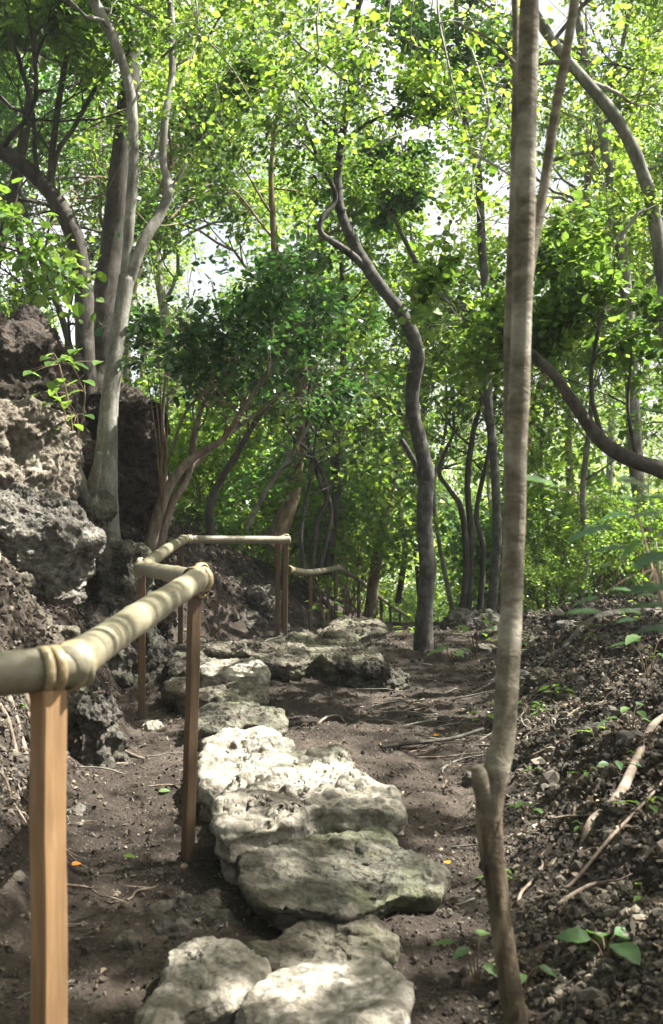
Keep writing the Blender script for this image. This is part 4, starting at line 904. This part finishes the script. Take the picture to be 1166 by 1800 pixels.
pl = [('broad_leaf_plant', 'plant with one big round leaf low on the right bank near the corner', 1065, 2.9, .10, 4, .10, .075, 'leaf_blue'),
      ('seedling', 'dark leaved seedling at the foot of the close sapling, left of it', 838, 3.0, .12, 5, .065, .035, 'leaf_blue'),
      ('seedling', 'single leaf seedling just right of the close sapling foot', 915, 2.9, .10, 3, .07, .04, 'leaf_blue'),
      ('seedling', 'small pale star shaped seedling right of the flat dark slab', 745, 3.55, .03, 6, .035, .014, 'leaf_blue'),
      ('seedling', 'small seedling at the bottom edge left of the sapling foot', 862, 2.62, .05, 4, .045, .025, 'leaf_blue'),
      ('seedling', 'glossy seedling at the right edge of the bank above the round leaf', 1110, 4.6, .14, 6, .07, .035, 'leaf_blue'),
      ('seedling', 'seedling near the right edge on the upper bank', 1140, 5.6, .25, 6, .13, .07, 'leaf_blue'),
      ('seedling', 'faded grey leaved seedling in the middle of the right bank', 1085, 4.2, .06, 4, .06, .035, 'leaf_blue'),
      ('leafy_sapling', 'young plant with bright white lit leaves at the foot of the centre tree', 790, 9.4, .16, 9, .12, .07, 'leaf_blue'),
      ('leafy_sapling', 'leafy young plant just right of the plant with white lit leaves', 835, 9.6, .32, 9, .12, .065, 'leaf'),
      ('leafy_sapling', 'yellow green sprout standing on the right bank in the middle', 985, 6.6, .10, 9, .09, .035, 'leaf_bright'),
      ('leafy_sapling', 'yellow green broad leaves left of the sapling at mid height', 852, 6.4, .14, 5, .08, .06, 'leaf_bright'),
      ('leafy_sapling', 'small green plant at the foot of the left rocks behind the corner post', 432, 9.3, .15, 8, .11, .05, 'leaf'),
      ('leafy_sapling', 'fresh green plant beside the end post of the near handrail', 575, 12.6, .35, 10, .14, .06, 'leaf_bright'),
      ('seedling', 'tiny seedling under the front edge of the big sunlit stone', 440, 3.75, .03, 5, .03, .02, 'leaf_blue'),
      ('leafy_sapling', 'green plant left of the foot of the centre tree', 712, 11.0, .14, 6, .09, .05, 'leaf_bright')]
for k, (nm, lab, px, Y, h, n, L, W, m_) in enumerate(pl):
    b = gbase(px, Y); plant(nm, lab, 'plant', b, fan(b, h, n, L, W, .7, 500+k), m_)
# shoots on the stump of the forked tree and the lit spray on its right
b = P(130, 788, 8.2); T = MB()
lv = []; r = np.random.RandomState(61)
for k in range(36):
    t = r.uniform(.0, 1); cx = 110+r.normal()*28+(t-.4)*10; cyy = 760-t*150; cx += max(0, (740-cyy))*.12*r.uniform(-.2, 1)
    a = r.uniform(0, 6.28); lv.append((P(cx, cyy, 8.1+r.uniform(-.35, .25)), (math.cos(a), math.sin(a), -.25), .13*r.uniform(.7, 1.2), .085))
plant('sprouting_shoots', 'sprouting shoots with bright white lit leaves on the stump beside the forked trunk', 'shoots', b, lv, 'leaf', stem_r=.005, hubs=[P(112, 745, 8.1), P(98, 690, 8.1), P(104, 640, 8.05), P(150, 690, 8.0), P(72, 720, 8.1), P(135, 730, 8.0)])
b = np.array([at(285, 9.2), 9.2, 1.5]); lv = []
for k in range(34):
    cx = 270+r.normal()*30; cyy = 610+r.normal()*26; a = r.uniform(0, 6.28); lv.append((P(cx, cyy, 8.9+r.uniform(-.3, .3)), (math.cos(a), math.sin(a), -.2), .10*r.uniform(.7, 1.2), .05))
plant('lit_sapling', 'thin sapling with sunlit leaves just right of the forked trunk', 'sapling', b, lv, 'leaf_bright', stem_r=.004, hubs=[P(268, 640, 8.9), P(250, 600, 8.9), P(295, 610, 8.85), P(275, 575, 8.9)])

# small seedlings scattered over the banks
sp = empty('bank_seedling', (0, 0, 0), 'small green seedling among the litter on the banks', 'seedling', 'small seedlings on the banks')
lf = MB(); st = MB()
for q, d, L, W in fan(np.zeros(3), .06, 5, .05, .024, .8, 5): blade(lf, q, d, (0, 0, 1), L, W); tube(st, [np.zeros(3), q*.6+np.array([0, 0, .01]), q], .0012, 4)
sl = lf.mesh('leaves', M['leaf']); a = sl.attributes.new("var", 'FLOAT', 'FACE'); a.data.foreach_set("value", np.random.RandomState(1).uniform(.2, .9, len(sl.polygons)).astype(np.float32))
link('leaves', sl, sp); link('stem', st.mesh('stem', M['bark_brown']), sp); rng = np.random.RandomState(71); first = True; k = 0
while k < 95:
    y = rng.uniform(2.8, 15); s = 1 if rng.uniform() < .72 else -1; x = float(ip(y, XR if s > 0 else XL))+s*rng.uniform(.0, 2.2)*(.4+y/15)
    if abs(x/y) > .3: continue
    o = sp if first else copy_tree(sp); first = False; k += 1
    sc = rng.uniform(.5, 1.3)*(.8+.06*y); o.location = (x, y, gz(x, y)-.005); o.rotation_euler = (rng.normal()*.2, rng.normal()*.2, rng.uniform(0, 6.28)); o.scale = (sc, sc, sc)

# ------------------------------------------------------------------ roots, sticks, logs
def wood(name, label, cat, pts, mat, group=None, amp=.15, world_pts=False, fr=8):
    if world_pts: p = catmull([q[:3] for q in pts], 10); r = catmull([[q[3], 0, 0] for q in pts], 10)[:, 0]
    else: p, r = path_px(pts, 10)
    mb = MB(); tube(mb, p, r, 12, amp, fr, len(label)); b = p[0]
    return tag(link(name, mb.mesh(name, M[mat], origin=b), loc=tuple(b)), label, cat, group)
def gp(px, Y, w, dz=.0): x = at(px, Y); return (x, Y, gz(x, Y)+dz*.8, w/F*Y/2*.72)
wood('root', 'thick pale exposed root curving down the right bank', 'root', [gp(1200, 4.9, 14, .03), gp(1150, 4.6, 17, .06), gp(1120, 4.25, 22, .05), gp(1085, 3.95, 27, .02), gp(1040, 3.75, 24, -.005), gp(1020, 3.68, 12, -.02)], 'root', world_pts=True)
wood('stick', 'long bent stick lying across the right bank below the pale root', 'stick', [gp(940, 3.35, 7, .02), gp(1000, 3.4, 8, .03), gp(1070, 3.5, 8, .04), gp(1140, 3.8, 7, .04), gp(1190, 4.1, 6, .04)], 'root', world_pts=True)
wood('log', 'dark fallen log on the crest of the right bank', 'log', [gp(990, 8.0, 16, .02), gp(1040, 8.5, 18, .04), gp(1090, 9.1, 16, .05), gp(1160, 9.9, 12, .05)], 'bark_dark', world_pts=True)
wood('stick', 'curved pale stick lying on the path below the shelf stone', 'stick', [gp(556, 6.45, 6, .012), gp(575, 6.6, 6, .03), gp(596, 6.65, 5, .02), gp(605, 6.6, 4, .01)], 'root', world_pts=True)
wood('stick', 'thick grey branch in the brushwood right of the path', 'stick', [gp(670, 5.75, 9, .02), gp(720, 5.85, 11, .04), gp(790, 5.95, 10, .04), gp(850, 6.1, 8, .06)], 'bark_dark', world_pts=True)
rts = [([(20, 1085, 5.6, 16), (60, 1120, 5.4, 15), (100, 1140, 5.3, 12), (128, 1160, 5.2, 9)], 'thick root under the large boulder, uppermost of the root tangle'), ([(0, 1095, 5.3, 14), (22, 1125, 5.1, 14), (45, 1170, 4.9, 12)], 'root at the left edge running down into the tangle'),
       ([(50, 1100, 5.3, 13), (66, 1135, 5.2, 14), (78, 1175, 5.1, 12)], 'stubby root in the middle of the tangle'), ([(-10, 1120, 5, 10), (15, 1150, 4.9, 11), (30, 1185, 4.8, 8)], 'lowest root of the tangle at the left edge'),
       ([(185, 1170, 5.9, 9), (210, 1190, 5.8, 10), (240, 1215, 5.7, 9), (262, 1250, 5.6, 6)], 'dark root crossing behind the third wooden post'), ([(150, 1190, 5.5, 10), (190, 1200, 5.5, 10), (225, 1225, 5.5, 7)], 'dark root above the pitted lump by the handrail'),
       ([(290, 1070, 7.8, 12), (315, 1100, 7.7, 14), (350, 1120, 7.6, 9)], 'pale root behind the top of the second post'), ([(60, 1080, 5.7, 9), (110, 1100, 5.6, 9), (160, 1130, 5.6, 7), (200, 1165, 5.6, 5)], 'long thin root below the underside of the large boulder')]
for pts, lab in rts: wood('root', lab, 'root', [gp(a, b_, w*1.1, .012*math.sin(1+j*1.3)+.008) for j, (a, _, b_, w) in enumerate(pts)], 'root', amp=.2, world_pts=True)
tw = []
for k in range(5):
    mb = MB(); r = np.random.RandomState(80+k); L = r.uniform(.2, .4); q = [np.array([-L/2, 0, 0])]
    for j in range(5): q.append(q[-1]+np.array([L/5, r.normal()*L*.05, r.normal()*L*.02]))
    tube(mb, catmull(q, 4), np.linspace(.0045, .002, 21), 6, .15, 20, k); i = r.randint(1, 4); tube(mb, [q[i], q[i]+np.array([L*.15, L*.12*(-1)**k, .01]), q[i]+np.array([L*.25, L*.15*(-1)**k, .02])], [.003, .002, .001], 5)
    tw.append(mb.mesh('fallen_twig', M['root'] if k % 2 else M['bark_grey']))
rng = np.random.RandomState(91); k = 0
while k < 190:
    if k < 55: y = rng.uniform(5.3, 8.0); x = rng.uniform(.45, 1.5)*(y/6.5)
    else: y = rng.uniform(2.7, 12); x = rng.uniform(-.29, .3)*y
    if abs(x/y) > .3 or (k >= 55 and -.6 < x < .3 and y < 8): continue
    o = link('fallen_twig', tw[rng.randint(5)]); o.location = (x, y, gz(x, y)+.006); s = rng.uniform(.5, 1.5); o.scale = (s, s, s)
    sx = (gz(x+.1, y)-gz(x-.1, y))/.2; rz = rng.normal()*.7; o.rotation_euler = (rng.normal()*.1, -math.atan(sx)*math.cos(rz), rz)
    tag(o, 'thin dry twig lying in the litter beside the path', 'twig', 'fallen twigs in the litter'); k += 1

# fallen leaves one can point at
def fallen(label, px, Y, L, W, mat, ang, dz=.012):
    b = gbase(px, Y, dz); mb = MB(); blade(mb, (-L/2*math.cos(ang), -L/2*math.sin(ang), .0), (math.cos(ang), math.sin(ang), .15), (.1, -.35, 1), L, W, .3)
    o = link('fallen_leaf', mb.mesh('fallen_leaf', M[mat])); o.location = tuple(b)
    a = o.data.attributes.new("var", 'FLOAT', 'FACE'); a.data.foreach_set("value", np.full(len(o.data.polygons), .6, np.float32)); return tag(o, label, 'leaf')
fallen('orange fallen leaf on the soil left of the second post', 135, 3.9, .035, .025, 'leaf_orange', .5)
fallen('orange curled leaf at the right tip of the flat dark slab', 785, 3.85, .035, .028, 'leaf_orange', 2)
fallen('yellow green fallen leaf on the soil between the first two posts', 228, 4.0, .05, .025, 'leaf_bright', -.5)
fallen('pale round fallen leaf right of the orange leaf on the left soil', 172, 3.85, .03, .028, 'leaf_dead', 1)
fallen('pale bluish fallen leaf on the left soil beside the second post', 290, 4.9, .05, .03, 'leaf_blue', .2)
fallen('orange brown leaf beside the brushwood right of the path', 768, 6.2, .06, .04, 'leaf_orange', .7)

# ------------------------------------------------------------------ soil crumbs and leaf litter (uncountable)
def scatter_pts(n, seed, f):
    r = np.random.RandomState(seed); y = 2.4+12*r.uniform(size=n)**f; x = r.uniform(-.33, .33, n)*y
    return r, x, y
r, x, y = scatter_pts(190000, 5, 1.45); xl = ip(y, XL); xr = ip(y, XR); off = np.clip(np.maximum(xl-x, x-xr)*2.5+.25, .22, 1)
off = np.maximum(off, (x > xr-.15)*.5)
keep = r.uniform(size=len(x)) < off*(.45+.9*(noise3(np.stack([x*2, y*2, x*0], -1))+.3)); x, y = x[keep], y[keep]; n = len(x); z = H(x, y)
ico = []
t = (1+5**.5)/2
IV = np.array([[-1, t, 0], [1, t, 0], [-1, -t, 0], [1, -t, 0], [0, -1, t], [0, 1, t], [0, -1, -t], [0, 1, -t], [t, 0, -1], [t, 0, 1], [-t, 0, -1], [-t, 0, 1]], float); IV /= np.linalg.norm(IV[0])
IT = np.array([[0, 11, 5], [0, 5, 1], [0, 1, 7], [0, 7, 10], [0, 10, 11], [1, 5, 9], [5, 11, 4], [11, 10, 2], [10, 7, 6], [7, 1, 8], [3, 9, 4], [3, 4, 2], [3, 2, 6], [3, 6, 8], [3, 8, 9], [4, 9, 5], [2, 4, 11], [6, 2, 10], [8, 6, 7], [9, 8, 1]])
bank = np.clip(np.maximum(ip(y, XL)-x, x-ip(y, XR))*3+.2, 0, 1)
sz = np.exp(r.normal(size=n)*.45)*(.0022+.0024*bank)*(.8+.09*y); jit = 1+r.uniform(-.5, .5, (n, 12, 1)); st = r.uniform(.45, 2.0, (n, 1, 3))
Vc = np.stack([x, y, z+sz*.3], -1)[:, None]+IV[None]*jit*st*sz[:, None, None]
Tc = ((np.arange(n)*12)[:, None, None]+IT[None]).reshape(-1, 3); vr = r.uniform(size=n)**1.3
o = link('soil_crumbs', mesh_np('soil_crumbs', Vc.reshape(-1, 3), None, Tc, M['crumb'], False, np.repeat(vr, 20)))
tag(o, 'grey crumbly clods and worm casts covering the banks', 'soil crumbs', kind='stuff')
# dry leaves
r, x, y = scatter_pts(70000, 6, 1.2); xl = ip(y, XL); xr = ip(y, XR); off = np.clip(np.maximum(xl-x, x-xr)*1.6+.09, .05, 1)
keep = r.uniform(size=len(x)) < off*(.5+.8*(noise3(np.stack([x*1.5, y*1.5, x*0+4], -1))+.3)); x, y = x[keep], y[keep]; n = len(x); z = H(x, y)
ax = r.normal(size=(n, 3)); ax[:, 2] *= .35; ax /= np.linalg.norm(ax, axis=1)[:, None]; nr = np.array([0, 0, 1.])+r.normal(size=(n, 3))*.45; nr -= ax*(nr*ax).sum(1)[:, None]; nr /= np.linalg.norm(nr, axis=1)[:, None]; bi = np.cross(nr, ax)
sz = r.uniform(.010, .032, n)*(.8+.04*y); cu = r.uniform(-.1, .45, n)
S = LEAF6*np.array([1, .9, 1]); hz = np.array([0, 1, 1, 0, 1, 1])[None]*cu[:, None]+S[None, :, 2]
Vv = np.stack([x, y, z+.006+sz*.08], -1)[:, None]+sz[:, None, None]*((S[None, :, 0:1]-.5)*ax[:, None]+S[None, :, 1:2]*bi[:, None]+hz[..., None]*nr[:, None])
Q = ((np.arange(n)*6)[:, None, None]+np.array([[0, 3, 2, 1], [0, 5, 4, 3]])[None]).reshape(-1, 4)
o = link('leaf_litter', mesh_np('leaf_litter', Vv.reshape(-1, 3), Q, None, M['leaf_dead'], False, np.repeat(r.uniform(size=n)**1.2, 2)))
tag(o, 'curled dry brown and grey leaves strewn over the banks', 'leaf litter', kind='stuff')

# ------------------------------------------------------------------ thin forest haze
hb = MB(); a = np.array([[-255, -50, -60], [255, -50, -60], [255, 255, -60], [-255, 255, -60], [-255, -50, 26], [255, -50, 26], [255, 255, 26], [-255, 255, 26]], float)
m = bpy.data.materials.new("haze_air"); m.use_nodes = True; nt = m.node_tree; nt.nodes.remove(nt.nodes["Principled BSDF"])
pv = nt.nodes.new("ShaderNodeVolumePrincipled"); pv.inputs['Color'].default_value = (.93, .96, 1, 1); pv.inputs['Density'].default_value = HAZE
nt.links.new(pv.outputs[0], nt.nodes["Material Output"].inputs['Volume'])
hz_ = link('haze', mesh_np('haze', a, [[0, 3, 2, 1], [4, 5, 6, 7], [0, 1, 5, 4], [1, 2, 6, 5], [2, 3, 7, 6], [3, 0, 4, 7]], None, m, False))
tag(hz_, 'thin pale haze hanging in the forest air', 'haze', kind='stuff')
